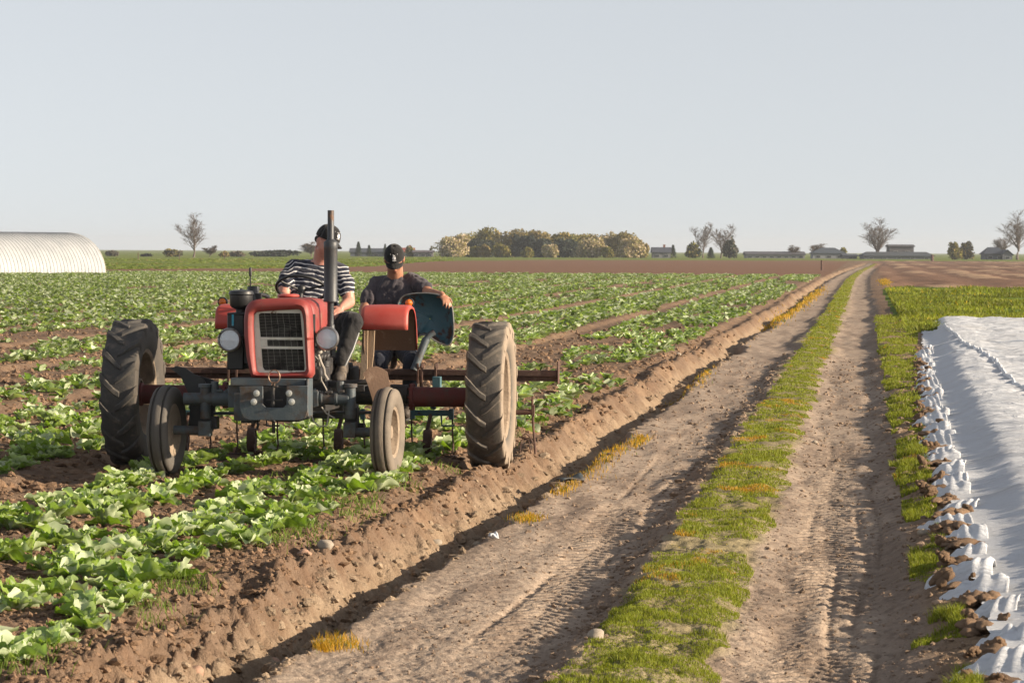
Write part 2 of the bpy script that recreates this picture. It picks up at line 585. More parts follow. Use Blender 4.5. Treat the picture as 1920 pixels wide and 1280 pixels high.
def grass_ground(name, c1, c2, c3, s1):
    m, nt, p = new_mat(name)
    tc = nd(nt, "ShaderNodeTexCoord")
    mp = nd(nt, "ShaderNodeMapping"); mp.inputs["Scale"].default_value = (1, .45, 1)
    nt.links.new(tc.outputs['Object'], mp.inputs[0])
    f1, _ = noise_fac(nt, s1, .35, .65, detail=6, vec=mp.outputs[0])
    f2, _ = noise_fac(nt, s1 * 6, .5, .75, detail=6, rough=.7, vec=mp.outputs[0])
    f3, _ = noise_fac(nt, s1 * .3, .5, .66, detail=5, vec=tc.outputs['Object'])
    c = mixc(nt, f1, c1, c2)
    c = mixc(nt, f3, c, c3)
    c = mixc(nt, f2, c, tuple(q * .55 for q in c1))
    nt.links.new(c, p.inputs["Base Color"])
    p.inputs["Roughness"].default_value = 1.0; p.inputs["Specular IOR Level"].default_value = .1
    b = nd(nt, "ShaderNodeBump"); b.inputs["Strength"].default_value = .8; b.inputs["Distance"].default_value = .3
    nt.links.new(f2, b.inputs["Height"]); nt.links.new(b.outputs[0], p.inputs["Normal"])
    return m


M_MEADOW = grass_ground("meadow_grass", (.10, .15, .022), (.17, .205, .035), (.20, .19, .075), .12)
M_VERGE = grass_ground("verge_grass", (.07, .125, .014), (.14, .19, .024), (.16, .17, .04), .5)
for k, (nm, mt) in enumerate((("field_soil", M_SOIL), ("dirt_track", M_TRACK), ("ploughed_field", M_SOIL), ("meadow", M_MEADOW),
                              ("verge_soil", M_SOIL), ("grass_verge", M_VERGE))):
    F = QF[zone == k]
    if not len(F): continue
    used = np.unique(F); remap = np.zeros(len(GX), np.int32); remap[used] = np.arange(len(used))
    V = np.stack([GX[used], GY[used], GZ[used]], 1)
    o = np_mesh(nm, V, remap[F], mt, GC[used])
    tag(o, kind='structure')
del gu, gd, xc, yc


def land_z(X, Y):
    return land(np.atleast_1d(np.asarray(X, float)), np.atleast_1d(np.asarray(Y, float)), False)


def gz(x, y):
    return float(land_z(x, y)[0])


# ------------------------------------------------------------------ soil crumbs and grass blades (nobody could count them)
rng = np.random.default_rng(4)


def in_view(X, Y, pad=.02):
    c = X * CT + Y * ST; d = -X * ST + Y * CT
    return (d > 12) & (np.abs(c / np.maximum(d, .1)) < .16 + pad)


def scatter_y(n, y0, y1, p=2.0):
    """Distances with a density falling as 1/y^p, so far patches get fewer and larger pieces."""
    u = rng.random(n)
    if abs(p - 1) < 1e-6: return y0 * (y1 / y0) ** u
    return (y0 ** (1 - p) + u * (y1 ** (1 - p) - y0 ** (1 - p))) ** (1 / (1 - p))


def icos():
    bm = bmesh.new(); bmesh.ops.create_icosphere(bm, subdivisions=1, radius=1)
    v = np.array([p.co[:] for p in bm.verts]); f = np.array([[q.index for q in t.verts] for t in bm.faces]); bm.free()
    return v, f


ICV, ICF = icos()


def lumps(name, X, Y, size, base, mat, lift=.2):
    n = len(X); k = len(ICV)
    Z = land_z(X, Y)
    V = ICV[None] * (1 + (rng.random((n, k, 1)) - .5) * .75)
    V = V * np.stack([.7 + rng.random(n) * .8, .7 + rng.random(n) * .8, .45 + rng.random(n) * .45], 1)[:, None]
    V = V * size[:, None, None]
    V = V + np.stack([X, Y, Z + size * lift], 1)[:, None]
    F = ICF[None] + (np.arange(n) * k)[:, None, None]
    C = (np.array(base)[None] if np.ndim(base) == 1 else np.asarray(base)) * (.72 + rng.random((n, 1)) * .55)
    return np_mesh(name, V.reshape(-1, 3), F.reshape(-1, 3), mat, np.repeat(C, k, 0), smooth=False)


n = 26000
Y = scatter_y(n, 12.8, 75, 2.0)
X = -2.45 - rng.random(n) ** 1.2 * (Y * .24)
keep = in_view(X, Y) & ((X < -3.0) | (rng.random(n) < .5)); X = X[keep]; Y = Y[keep]
X = X + near_shift(Y)
sz = (.007 + rng.gamma(1.6, .0065, len(X))) * np.clip(Y / 20, .8, 2.2)
sz = np.minimum(sz, .05)
tag(lumps("soil_clods", X, Y, sz, np.where((X > -3.0 + near_shift(Y))[:, None], np.array([[.3, .228, .16]]), np.array([[.235, .155, .10]])), M_SOIL), kind='stuff', label='brown clods strewn over the field soil')
n = 9000
Y = scatter_y(n, 12.8, 60, 2.0)
w = rng.random(n)
X = np.where(w < .2, -1.42 + rng.normal(0, .07, n), np.where(w < .4, .25 + rng.random(n) * .5, np.where(w < .7, -2.45 + rng.random(n) * 1.05, -.65 + rng.random(n) * .95)))
sz = np.minimum((.003 + rng.gamma(1.3, .0035, n) * np.where(w < .4, 1.5, .8)) * np.clip(Y / 20, .8, 2), .035)
tag(lumps("dirt_crumbs", X, Y, sz, (.27, .2, .145), M_TRACK), kind='stuff', label='dry crumbs lying along the dirt track')


def blades(name, X, Y, h, w, C, mat, lean=.6, zoff=0.0):
    n = len(X)
    Z = land_z(X, Y) + zoff
    a = rng.random(n) * 2 * math.pi; b = rng.random(n) * 2 * math.pi
    l = h * lean * (.3 + rng.random(n))
    sx, sy = np.cos(a) * w * .5, np.sin(a) * w * .5
    lx, ly = np.cos(b) * l, np.sin(b) * l
    P = np.stack([
        np.stack([X - sx, Y - sy, Z - .01], 1), np.stack([X + sx, Y + sy, Z - .01], 1),
        np.stack([X + sx * .8 + lx * .4, Y + sy * .8 + ly * .4, Z + h * .62], 1), np.stack([X - sx * .8 + lx * .4, Y - sy * .8 + ly * .4, Z + h * .62], 1),
        np.stack([X + lx, Y + ly, Z + h], 1)], 1)
    base = (np.arange(n) * 5)[:, None]
    F = np.concatenate([base + np.array([[0, 1, 2]]), base + np.array([[0, 2, 3]]), base + np.array([[3, 2, 4]])])
    return np_mesh(name, P.reshape(-1, 3), F, mat, np.repeat(C, 5, 0), smooth=False)


def grass_col(X, Y, yellow, seed):
    """Per-blade colour: greens with clumps of straw orange where the grass has died."""
    n = len(X)
    y = sst(.5, .68, rvn(X * 2.2, Y * .9, seed) * .62 + rvn(X * 7, Y * 3, seed + 1) * .38 + yellow - .16)
    g = np.array((.19, .236, .03)) * (.55 + rng.random((n, 1)) * .8)
    g = g + np.array((.06, .02, 0)) * rng.random((n, 1))
    o = np.array((.46, .27, .035)) * (.6 + rng.random((n, 1)) * .6)
    pick = (rng.random(n) < y)[:, None]
    return np.where(pick, o, g)


M_GRASS = leafy("grass_blade", trans=.4, rough=.6, spec=.25, tcol=(1.2, 1.25, .5))
def dist_of(px, py, z):
    """Distance at which a pixel's ray meets height z."""
    d = ray(px, py); t = (z - EYE.z) / d.z; f = d.x * -ST + d.y * CT
    return f * t


# strip between the wheel tracks
n = 250000
Y = scatter_y(n, 12.9, 520, 1.9)
X = -1.42 + rng.random(n) * .92
edge = .09 * (rvn(X * 4, Y * 1.6, 81) - .5) * 2
inside = (X > -1.27 + edge - .1 * (Y < 19) * sst(19, 15, Y)) & (X < -.66 + edge)
cover = rvn(X * 2.2, Y * 1.1, 82) * .6 + rvn(X * 8, Y * 5, 83) * .4
bare = (np.abs(Y - 20.9) < .75) * (cover < .6) + (np.abs(Y - 16.2) < .35) * (cover < .42) * (X > -1.1)
keep = inside & (cover > .24) & (bare == 0)
X, Y = X[keep], Y[keep]
lod = np.clip(Y / 20, .8, 5)
tus = np.clip(.15 + 1.7 * (rvn(X * 6, Y * 4.5, 86) - .22), .12, 1.4)
h = (.013 + rng.random(len(X)) * .028) * tus * (.8 + .35 * np.clip((Y - 40) / 60, 0, 2)); wd = .0045 * lod
o = blades("track_grass", X + bend(Y), Y, h, wd, grass_col(X, Y, -.01, 84), M_GRASS)
tag(o, kind='stuff', label='short green and straw grass growing between the wheel tracks')
# patchy grass beside the fleece
n = 150000
Y = scatter_y(n, 12.9, 95, 1.7)
X = .22 + rng.random(n) * (fleece_edge(Y) - .2)
cover = rvn(X * 2.0, Y * .75, 91) * .6 + rvn(X * 6, Y * 3, 92) * .4
thr = np.where(Y < 21.5, .57, np.where(Y < 24, .48, .36))
keep = (cover > thr) & (X > .24 + .1 * rvn(X * 3, Y, 93)) & (X < fleece_edge(Y) - .1)
X, Y = X[keep], Y[keep]
lod = np.clip(Y / 20, .8, 4)
o = blades("verge_grass", X, Y, (.02 + rng.random(len(X)) * .045) * np.clip(.15 + 1.7 * (rvn(X * 5, Y * 4, 88) - .22), .12, 1.5), .0048 * lod, grass_col(X, Y, -.12, 94), M_GRASS)
tag(o, kind='stuff', label='patchy green grass along the edge of the white fleece')
# taller grass of the verge beyond the fleece, with dandelions
n = 70000
Y = scatter_y(n, 74, 163, 1.2)
X = 1.0 + rng.random(n) * (Y * .1 + 2)
keep = (rvn(X * .5, Y * .3, 95) > .25) & ((Y > 90) | (X < fleece_edge(Y) + .4) | (Y > 84))
X, Y = X[keep], Y[keep]
C = grass_col(X, Y, -.2, 96)
dand = (rvn(X * .7, Y * .25, 97) > .6) & (rng.random(len(X)) < .05)
C[dand] = (.6, .42, .02)
tn = rvn(X * .6, Y * .22, 98); hh = (.04 + rng.random(len(X)) * .11) * (.3 + 1.5 * tn); C = C * .85 * (.55 + .9 * rvn(X * .8, Y * .3, 90))[:, None]
o = blades("verge_tall_grass", X, Y, hh, .03 + rng.random(len(X)) * .02, C, M_GRASS, lean=.8)
tag(o, kind='stuff', label='longer green grass with yellow dandelions beyond the fleece')
# orange dead grass along the ditch
spots = [(640, 1232, 18.1, .10, .10), (612, 1240, 18.0, .05, .05), (990, 992, 22.6, .10, .16), (1105, 892, 27.6, .16, 1.2), (1150, 862, 29.5, .13, .9), (1060, 925, 25.8, .08, .5),
         (1200, 838, 31.5, .08, .4), (1310, 718, 46, .13, 2.4), (1270, 742, 43, .1, 1.2), (1490, 580, 105, .3, 13), (1460, 600, 92, .26, 6), (1525, 556, 140, .3, 16), (1660, 535, 180, .3, 12)]
X, Y = [], []
for px, py, dist, rx, ry in spots:
    dist = dist_of(px, py, -.16)
    x0, y0 = plan(px, dist)
    m = int(300 * (1 if dist < 60 else 2.5))
    X.append(x0 + rng.normal(0, rx * .55, m)); Y.append(y0 + rng.normal(0, ry * .95, m))
X = np.concatenate(X); Y = np.concatenate(Y)
lod = np.clip(Y / 20, .8, 6)
C = np.array((.5, .29, .03)) * (.6 + rng.random((len(X), 1)) * .6)
gr = rng.random(len(X)) < .2; C[gr] = (.13, .16, .02)
o = blades("dead_grass", X, Y, (.02 + rng.random(len(X)) * .035) * np.clip(Y / 40, 1, 2.2), .0048 * lod, C, M_GRASS)
tag(o, kind='stuff', label='orange dead grass along the ditch beside the track')
# rough grass on the meadow's near edge
n = 26000
X0 = rng.random(n); PX = 150 + X0 * 700
D = meadow_start(PX) + 2 + rng.random(n) ** 1.4 * 330
XC = (PX - 960) / FPX * D
X = XC * CT - D * ST; Y = XC * ST + D * CT
tus = rvn(X * .13, Y * .06, 99)
keep = tus > .36
X, Y, tus = X[keep], Y[keep], tus[keep]
C = np.array((.15, .195, .033)) * (.7 + rng.random((len(X), 1)) * .5)
C[rng.random(len(X)) < .08] = (.26, .2, .1)
o = blades("meadow_tussocks", X, Y, (.03 + rng.random(len(X)) * .10) * (tus * 1.4), .3 + rng.random(len(X)) * .25, C, M_GRASS, lean=1.0)
tag(o, kind='stuff', label='rough tussocky grass on the meadow behind the field')
# ------------------------------------------------------------------ cabbages
M_LEAF = leafy("cabbage_leaf", trans=.32, rough=.52, spec=.38, tcol=(1.2, 1.5, .35))


def leaf_grid(L, W, elev, az, nl, nw, r, curl, cup):
    """One broad cabbage leaf: a short stalk, then a cupped, wavy, drooping blade. Returns points (nl+1, nw+1, 3)."""
    t = np.linspace(0, 1, nl + 1)[:, None]; s = np.linspace(-1, 1, nw + 1)[None]
    wid = W * .5 * np.sin(np.pi * np.clip(t, 0, 1) ** .75 * .93 + .1) ** .7
    wid = wid * (1 + .0 * s)
    ang = elev - curl * t                                     # the blade arches over
    dl = L / nl
    xs = np.concatenate([[0], np.cumsum(np.cos(ang[:-1, 0]) * dl)]) + .015
    zs = np.concatenate([[0], np.cumsum(np.sin(ang[:-1, 0]) * dl)])
    ph = r.random() * 6
    wav = .07 * np.sin(t * 9 + s * 2.5 + ph) * np.abs(s) + .05 * np.sin(t * 17 + s * 4 + ph * 2) * s ** 2 + .012 * np.sin(t * 22 - np.abs(s) * 7 + ph)
    lift = cup * s ** 2 * wid + wav * L
    x = xs[:, None] - np.sin(ang) * lift
    z = zs[:, None] + np.cos(ang) * lift
    y = s * wid * (1 - .12 * s ** 2)
    y = y + .1 * L * (r.random() - .5) * t ** 2
    c, sn = math.cos(az), math.sin(az)
    return np.stack([x * c - y * sn, x * sn + y * c, z + 0 * y], 2)


def cabbage(r, nl, nw, nleaf, scale=1.0):
    V, F, C = [], [], []
    k = 0
    a0 = r.random() * 6
    for i in range(nleaf):
        t = i / max(1, nleaf - 1)
        az = a0 + i * 2.4 + (r.random() - .5) * .5
        L = (.215 - .075 * t) * (.8 + .4 * r.random()) * scale
        elev = .42 + .75 * t + (r.random() - .5) * .7
        g = leaf_grid(L, L * (.72 + .3 * r.random()), elev, az, nl, nw, r, .2 + 1.3 * r.random() * (1 - .5 * t), .15 + .6 * r.random())
        m = (nl + 1) * (nw + 1)
        V.append(g.reshape(-1, 3))
        ii = (np.arange(nl)[:, None] * (nw + 1) + np.arange(nw)[None]).ravel()
        F.append(np.stack([ii, ii + 1, ii + nw + 2, ii + nw + 1], 1) + k); k += m
        pk = r.random(); base = (np.array((.45, .50, .33)) if pk < .42 else np.array((.215, .285, .11)) if pk < .75 else np.array((.19, .27, .04))) * (.75 + .5 * r.random())
        c = np.repeat(base[None], m, 0)
        s = np.abs(np.tile(np.linspace(-1, 1, nw + 1), nl + 1)); rib = (s < .2)
        if nw >= 4:
            tt = np.repeat(np.linspace(0, 1, nl + 1), nw + 1); vein = (np.sin(tt * 30 - np.abs(s) * 9) > .72) & (np.abs(s) < .85); c[vein] = c[vein] * .7 + np.array((.36, .42, .25)) * .3
            c[rib] = c[rib] * .5 + np.array((.42, .48, .30)) * .5
        C.append(c)
    return np.concatenate(V), np.concatenate(F), np.concatenate(C)


rl = np.random.default_rng(11)
PX_, PY_ = [], []
for xr in ROWS:
    ystart = max(12.0, (-xr) / .40 - 3)
    if ystart > END_CROP - 2: continue
    yy = np.concatenate([np.arange(ystart, 27, .235), np.arange(max(27, ystart), END_CROP - 1.5, .33)])
    PX_.append(xr + rl.normal(0, .13, len(yy))); PY_.append(yy + rl.normal(0, .06, len(yy)))
# a self-sown plant here and there outside the rows
PXA = np.concatenate(PX_); PYA = np.concatenate(PY_)
PXA = PXA + .10 * np.sin(PYA * .21)
dist = -PXA * ST + PYA * CT
ua = (PXA * CT + PYA * ST) / dist
keep = (rl.random(len(PXA)) > .07) & (ua > -.27) & (dist > 11.5)
keep &= ~((rvn(PXA * .6, PYA * .12, 101) > .78) & (PYA > 30))
keep &= ~((np.abs(PXA + 4.22) < .3) & (PYA > 27) & (PYA < 200) & (rl.random(len(PXA)) < .35))
keep &= (PXA < -3.35 + np.minimum(0, near_shift(PYA)))
PXA, PYA, dist, ua = PXA[keep], PYA[keep], dist[keep], ua[keep]
PZA = land_z(PXA, PYA)
SCL = .81 * rl.uniform(.72, 1.2, len(PXA)) * np.where(PYA < 26, .97, 1.0)
ROT = rl.uniform(0, 6.28, len(PXA))
shown = np.abs(ua) < .162
order = np.argsort(np.where(shown, dist, 1e9))
near = set(order[:300].tolist())
protos = []
for k in range(9):
    v, f, c = cabbage(rl, 12, 10, 10 + k % 3, 1.0)
    o = np_mesh("cabbage_plant", v, f, M_LEAF, c)
    protos.append(o)


def cab_label(x, y):
    if y < 26.3:
        if x > -4.15: return ("pale green cabbage in the outermost row beside the bank, in front of the tractor", "cabbages in front of the tractor")
        return ("cabbage plant with broad pale green leaves in an inner row in front of the tractor", "inner cabbages in front of the tractor")
    if y < 30.5:
        return ("cabbage plant with broad green leaves under or right beside the tractor's wheels", "cabbages under the tractor")
    return ("cabbage plant with pale green leaves standing a little way behind the tractor", "cabbages just behind the tractor")


used = set()
for q, i in enumerate(order[:300]):
    k = int(rl.integers(0, 9))
    o = protos[k] if k not in used else protos[k].copy()
    if k in used: COL.objects.link(o)
    used.add(k)
    o.location = (PXA[i], PYA[i], PZA[i] + .01)
    o.rotation_euler = (rl.normal(0, .12), rl.normal(0, .12), ROT[i])
    o.scale = (SCL[i],) * 3
    lb, gp = cab_label(PXA[i], PYA[i])
    tag(o, lb, "cabbage", gp)
for k in range(9):
    if k not in used: bpy.data.objects.remove(protos[k])


def merged(idx, nl, nw, nleaf, nproto, grow):
    PV = [cabbage(rl, nl, nw, nleaf, grow) for _ in range(nproto)]
    V, F, C = [], [], []; base = 0
    kind = rl.integers(0, nproto, len(idx))
    for k in range(nproto):
        ids = idx[kind == k]
        if not len(ids): continue
        v, f, c = PV[k]; m = len(v); n = len(ids)
        co, si = np.cos(ROT[ids])[:, None], np.sin(ROT[ids])[:, None]
        s = SCL[ids][:, None]
        x = (v[None, :, 0] * co - v[None, :, 1] * si) * s + PXA[ids][:, None]
        y = (v[None, :, 0] * si + v[None, :, 1] * co) * s + PYA[ids][:, None]
        z = v[None, :, 2] * s + PZA[ids][:, None]
        V.append(np.stack([x, y, z], 2).reshape(-1, 3))
        F.append((f[None] + (np.arange(n) * m)[:, None, None]).reshape(-1, f.shape[1]) + base)
        tone = (.75 + .5 * rl.random((n, 1, 1))) * np.array((1, 1, 1))
        C.append((c[None] * tone).reshape(-1, 3)); base += n * m
    return np.concatenate(V), np.concatenate(F), np.concatenate(C)


rest = np.array([i for i in range(len(PXA)) if i not in near])
mid = rest[dist[rest] < 75]; far = rest[dist[rest] >= 75]
v1, f1, c1 = merged(mid, 3, 2, 8, 6, 1.0)
v2, f2, c2 = merged(far, 2, 1, 6, 8, 1.12)
o = np_mesh("cabbage_rows", np.concatenate([v1, v2]), np.concatenate([f1, f2 + len(v1)]), M_LEAF, np.concatenate([c1, c2]))
tag(o, kind='stuff', label='rows of green cabbages filling the field into the distance')
# low weeds at the edge of the rows
n = 8000
Y = scatter_y(n, 12.8, 40, 2)
X = np.where(rng.random(n) < .6, -3.5 + near_shift(Y) * .8, -4.4) + rng.normal(0, .12, n)
keep = rvn(X * 2.2, Y * 1.7, 111) > .62
X, Y = X[keep], Y[keep]
C = np.array((.13, .19, .03)) * (.7 + rng.random((len(X), 1)) * .7)
o = blades("field_weeds", X, Y, .03 + rng.random(len(X)) * .07, .006 * np.clip(Y / 20, .8, 2), C, M_GRASS, lean=1.0)
tag(o, kind='stuff', label='thin green weeds at the edge of the cabbage rows')
# ------------------------------------------------------------------ tractor
TX, TY = -4.61, 27.018
TM = Matrix.Translation((TX, TY, 0))
TO = Vector((TX, TY, 0))


def lp(px, py, yl):
    """Point in the tractor's own frame (x to its left side, -y forward, z up) on the plane y = yl."""
    d = ray(px, py)
    return EYE + d * ((TY + yl) / d.y) - TO


def lx(px, yl): return lp(px, 700, yl).x


M_RED = worn("red_paint", (.19, .021, .019), (.26, .044, .036), (.17, .095, .07), rough=.55, s1=3, s2=7, t2=(.4, .65), t3=(.53, .68), bump=.22, bs=7)
M_REDD = worn("faded_sunlit_red_paint", (.40, .048, .034), (.46, .11, .085), (.26, .14, .11), rough=.5, s1=2.5, s2=4, t2=(.4, .7), t3=(.60, .7), bump=.1)  # faded red, with the base also lightened to stand for sun on the fenders
M_WHITE = worn("chipped_white_paint", (.62, .60, .52), (.5, .46, .36), (.16, .085, .05), rough=.55, s1=8, s2=10, t3=(.60, .66), bump=.1)
M_DARK = worn("oily_iron", (.022, .021, .022), (.045, .04, .036), (.10, .07, .048), rough=.6, s1=5, s2=9, t3=(.58, .72), bump=.3)
M_BLACKP = worn("black_paint", (.016, .017, .019), (.03, .03, .03), (.09, .07, .055), rough=.45, s1=5, s2=12, t3=(.62, .75), bump=.1)
M_GREYP = worn("grey_blue_paint", (.06, .078, .09), (.10, .115, .12), (.085, .058, .042), rough=.55, s1=7, s2=6, t3=(.48, .64), bump=.2)
M_RUST = worn("rusty_steel", (.085, .046, .034), (.13, .065, .045), (.20, .135, .09), rough=.8, s1=8, s2=14, t3=(.55, .72), bump=.35)
M_PIPE = worn("scorched_steel", (.05, .053, .058), (.075, .07, .068), (.19, .10, .055), rough=.5, metal=.3, s1=5, s2=5, t3=(.57, .72), bump=.15)
M_DUST = worn("dusty_panel", (.30, .215, .145), (.36, .27, .19), (.19, .125, .08), rough=.9, s1=5, s2=6, bump=.25)
M_BRUST = worn("brown_sheet_rust", (.13, .08, .052), (.17, .105, .07), (.24, .17, .12), rough=.85, s1=4, s2=8, bump=.3)
M_RUB = worn("tyre_rubber", (.038, .037, .036), (.075, .066, .057), (.16, .125, .095), rough=.75, s1=2.5, s2=6, t2=(.4, .65), t3=(.60, .78), bump=.25, bs=90)
M_RUBD = worn("dusty_tyre_rubber", (.11, .094, .077), (.18, .148, .115), (.07, .062, .054), rough=.9, s1=3, s2=7, t2=(.35, .6), t3=(.58, .72), bump=.3, bs=90)
M_RIM = worn("mud_caked_rim", (.26, .2, .145), (.17, .125, .09), (.33, .26, .19), rough=.9, s1=9, s2=14, bump=.6, bs=40)
M_CHROME = worn("lamp_ring", (.30, .29, .28), (.2, .19, .18), (.1, .08, .07), rough=.3, metal=.8, bump=.05)
M_BOLT = worn("zinc_bolt", (.55, .55, .52), (.42, .42, .4), None, rough=.4, metal=.4, bump=.05)
M_RUBBLK = worn("black_plastic", (.014, .014, .015), (.03, .03, .03), None, rough=.45, bump=.05)
M_WIRE = worn("copper_wire", (.26, .16, .11), (.2, .12, .08), None, rough=.5, metal=.5, bump=.1)
M_HOSE = worn("pale_hose", (.34, .31, .27), (.22, .19, .16), None, rough=.6, bump=.1)
M_BLUEP = worn("peeling_blue_paint", (.055, .135, .165), (.085, .16, .18), (.085, .042, .03), rough=.5, s1=6, s2=3.4, t3=(.50, .56), bump=.25)


def glass_lamp(name, col, rough, clear):
    m, nt, p = new_mat(name)
    tc = nd(nt, "ShaderNodeTexCoord")
    w = nd(nt, "ShaderNodeTexWave"); w.inputs["Scale"].default_value = 55; w.inputs["Distortion"].default_value = 1
    nt.links.new(tc.outputs['Object'], w.inputs[0])
    b = nd(nt, "ShaderNodeBump"); b.inputs["Strength"].default_value = .35; b.inputs["Distance"].default_value = .005
    nt.links.new(w.outputs["Fac"], b.inputs["Height"]); nt.links.new(b.outputs[0], p.inputs["Normal"])
    p.inputs["Base Color"].default_value = (*col, 1)
    p.inputs["Roughness"].default_value = rough
    p.inputs["Transmission Weight"].default_value = clear; p.inputs["IOR"].default_value = 1.3
    p.inputs["Coat Weight"].default_value = .6
    return m


M_LENS = glass_lamp("lamp_glass", (.9, .92, .94), .08, .9)
M_REFL = worn("lamp_reflector", (.7, .72, .76), (.5, .52, .58), None, rough=.22, metal=1.0, bump=.05)
M_AMBER = glass_lamp("amber_lens", (.95, .23, .02), .25, .35)

trac = empty("tractor", TM, "old red farm tractor with wide-set wheels driving through the cabbage rows", "tractor")


def part(mb, name, mat, parent=trac, **k): return mb.build(name, mat, parent, **k)


# --- wheels
def rear_wheel(x, ymat):
    c = Vector((x, 0, .622))
    ax = (1, 0, 0)
    rim = MB().lathe([(.0, .02), (.09, .02), (.1, .07), (.115, .07), (.12, .0), (.22, -.03), (.3, -.035), (.315, .02), (.34, .11), (.37, .125), (.372, .118),
                      (.345, .1), (.325, -.1), (.37, -.118), (.372, -.125), (.34, -.12), (.31, -.06), (.3, -.05), (.2, -.045), (.11, -.02), (.1, -.09), (.0, -.09)], c, ax, 48)
    for k in range(8):
        w = 2 * math.pi * k / 8
        q = c + Vector((0, math.cos(w), math.sin(w))) * .17
        rim.cyl(q + Vector((-.02, 0, 0)), q + Vector((.02, 0, 0)), .014, n=6)
    rw = part(rim, "rear_wheel", M_RIM, bevel=.003)
    half = [(.362, .118), (.40, .137), (.455, .152), (.51, .157), (.555, .154), (.585, .147), (.598, .12), (.604, .07), (.607, 0)]
    prof = half + [(r, -a) for r, a in half[-2::-1]] + [(.35, -.09), (.35, .09)]
    t = MB().lathe(prof, c, ax, 72, closed=True)
    NL = 16
    for s in (-1, 1):
        for i in range(NL):
            ph0 = 2 * math.pi * (i + (.5 if s > 0 else 0)) / NL
            rows = []
            for w, Rb, Rt in ((-.02, .602, .622), (.03, .602, .627), (.075, .600, .630), (.115, .592, .628), (.148, .580, .620), (.160, .553, .594), (.160, .525, .562)):
                ph = ph0 + max(w, 0) * 1.0 / .62
                if w > .155: ph += 0.01
                hw = (.026 + .09 * max(w, 0)) / .62
                ring = []
                for d, R in ((-hw * 1.25, Rb), (-hw * .8, Rt), (hw * .8, Rt), (hw * 1.25, Rb)):
                    ring.append(c + Vector((s * w if w > 0 else s * w, -R * math.cos(ph + d), R * math.sin(ph + d))))
                rows.append(ring)
            b = len(t.v)
            for rg in rows: t.v += rg
            for a in range(len(rows) - 1):
                for k in range(3):
                    q = b + a * 4 + k
                    t.f.append([q, q + 1, q + 5, q + 4])
            t.f.append([b, b + 1, b + 2, b + 3]); e = b + (len(rows) - 1) * 4; t.f.append([e, e + 1, e + 2, e + 3])
    t.build("tyre", ymat, rw, bevel=.004, angle=50)
    return rw


def tyre_mat(name, tread, side, x):
    """Rubber whose outer sidewalls carry dried mud, the tread rubbed darker."""
    m, nt, p = new_mat(name)
    tc = nd(nt, "ShaderNodeTexCoord")
    sx = nd(nt, "ShaderNodeSeparateXYZ"); nt.links.new(tc.outputs['Object'], sx.inputs[0])
    d = nd(nt, "ShaderNodeMath", operation='SUBTRACT', i_1=x); nt.links.new(sx.outputs[0], d.inputs[0])
    ab = nd(nt, "ShaderNodeMath", operation='ABSOLUTE'); nt.links.new(d.outputs[0], ab.inputs[0])
    f0, n0 = noise_fac(nt, 7, .3, .7, detail=6, vec=tc.outputs['Object'])
    mr = nd(nt, "ShaderNodeMapRange", i_1=.128, i_2=.162); nt.links.new(ab.outputs[0], mr.inputs[0])
    f1, _ = noise_fac(nt, 14, .52, .74, detail=7, rough=.7, vec=tc.outputs['Object'])
    c = mixc(nt, f0, tread[0], tread[1])
    c = mixc(nt, f1, c, tread[2])
    s = mixc(nt, f0, side[0], side[1])
    c = mixc(nt, mr.outputs[0], c, s)
    nt.links.new(c, p.inputs["Base Color"]); p.inputs["Roughness"].default_value = .8
    p.inputs["Specular IOR Level"].default_value = .35
    n = nd(nt, "ShaderNodeTexNoise"); n.inputs["Scale"].default_value = 70; n.inputs["Detail"].default_value = 5
    nt.links.new(tc.outputs['Object'], n.inputs["Vector"])
    b = nd(nt, "ShaderNodeBump"); b.inputs["Strength"].default_value = .3; b.inputs["Distance"].default_value = .01
    nt.links.new(n.outputs["Fac"], b.inputs["Height"]); nt.links.new(b.outputs[0], p.inputs["Normal"])
    return m


MT_A = tyre_mat("muddy_tyre", ((.07, .063, .056), (.11, .096, .08), (.19, .155, .12)), ((.33, .26, .195), (.25, .195, .145)), 1.465)
MT_B = tyre_mat("shaded_tyre", ((.055, .053, .052), (.085, .079, .072), (.15, .125, .1)), ((.10, .085, .07), (.06, .052, .046)), -1.642)  # left wheel: the tractor's shade is put into darker rubber colours
rear_wheel(1.465, MT_A)
rear_wheel(-1.642, MT_B)


def front_wheel(x, mt, toe):
    R = Matrix.Rotation(toe, 3, 'Z')
    c = Vector((x, -1.87, .405)); ax = R @ Vector((1, 0, 0))
    s = 1 if x > 0 else -1
    prof = [(0, .035), (.05, .035), (.055, .02), (.075, .012), (.08, -.03), (.15, -.045), (.165, -.02), (.18, .05), (.215, .062), (.216, .05), (.19, .0), (.19, -.05), (.216, -.06), (.2, -.066), (.175, -.06), (.1, -.06), (0, -.06)]
    rim = MB().lathe([(r, a * s) for r, a in prof], c, ax, 40)
    for k in range(5):
        w = 2 * math.pi * k / 5
        q = c + R @ (Vector((0, math.cos(w), math.sin(w))) * .115 + Vector((-.035 * s, 0, 0)))
        rim.cyl(q - ax * .012, q + ax * .012, .012, n=6)
    fw = part(rim, "front_wheel", M_RIM, bevel=.002)
    h = [(.205, .06), (.235, .074), (.28, .083), (.318, .079), (.338, .07), (.345, .058), (.347, .05), (.332, .046), (.330, .034), (.352, .030), (.360, .012), (.361, .0)]
    tp = h + [(r, -a) for r, a in h[-2::-1]] + [(.2, -.05), (.2, .05)]
    MB().lathe(tp, c, ax, 64, closed=True).build("tyre", mt, fw, angle=45)
    return fw


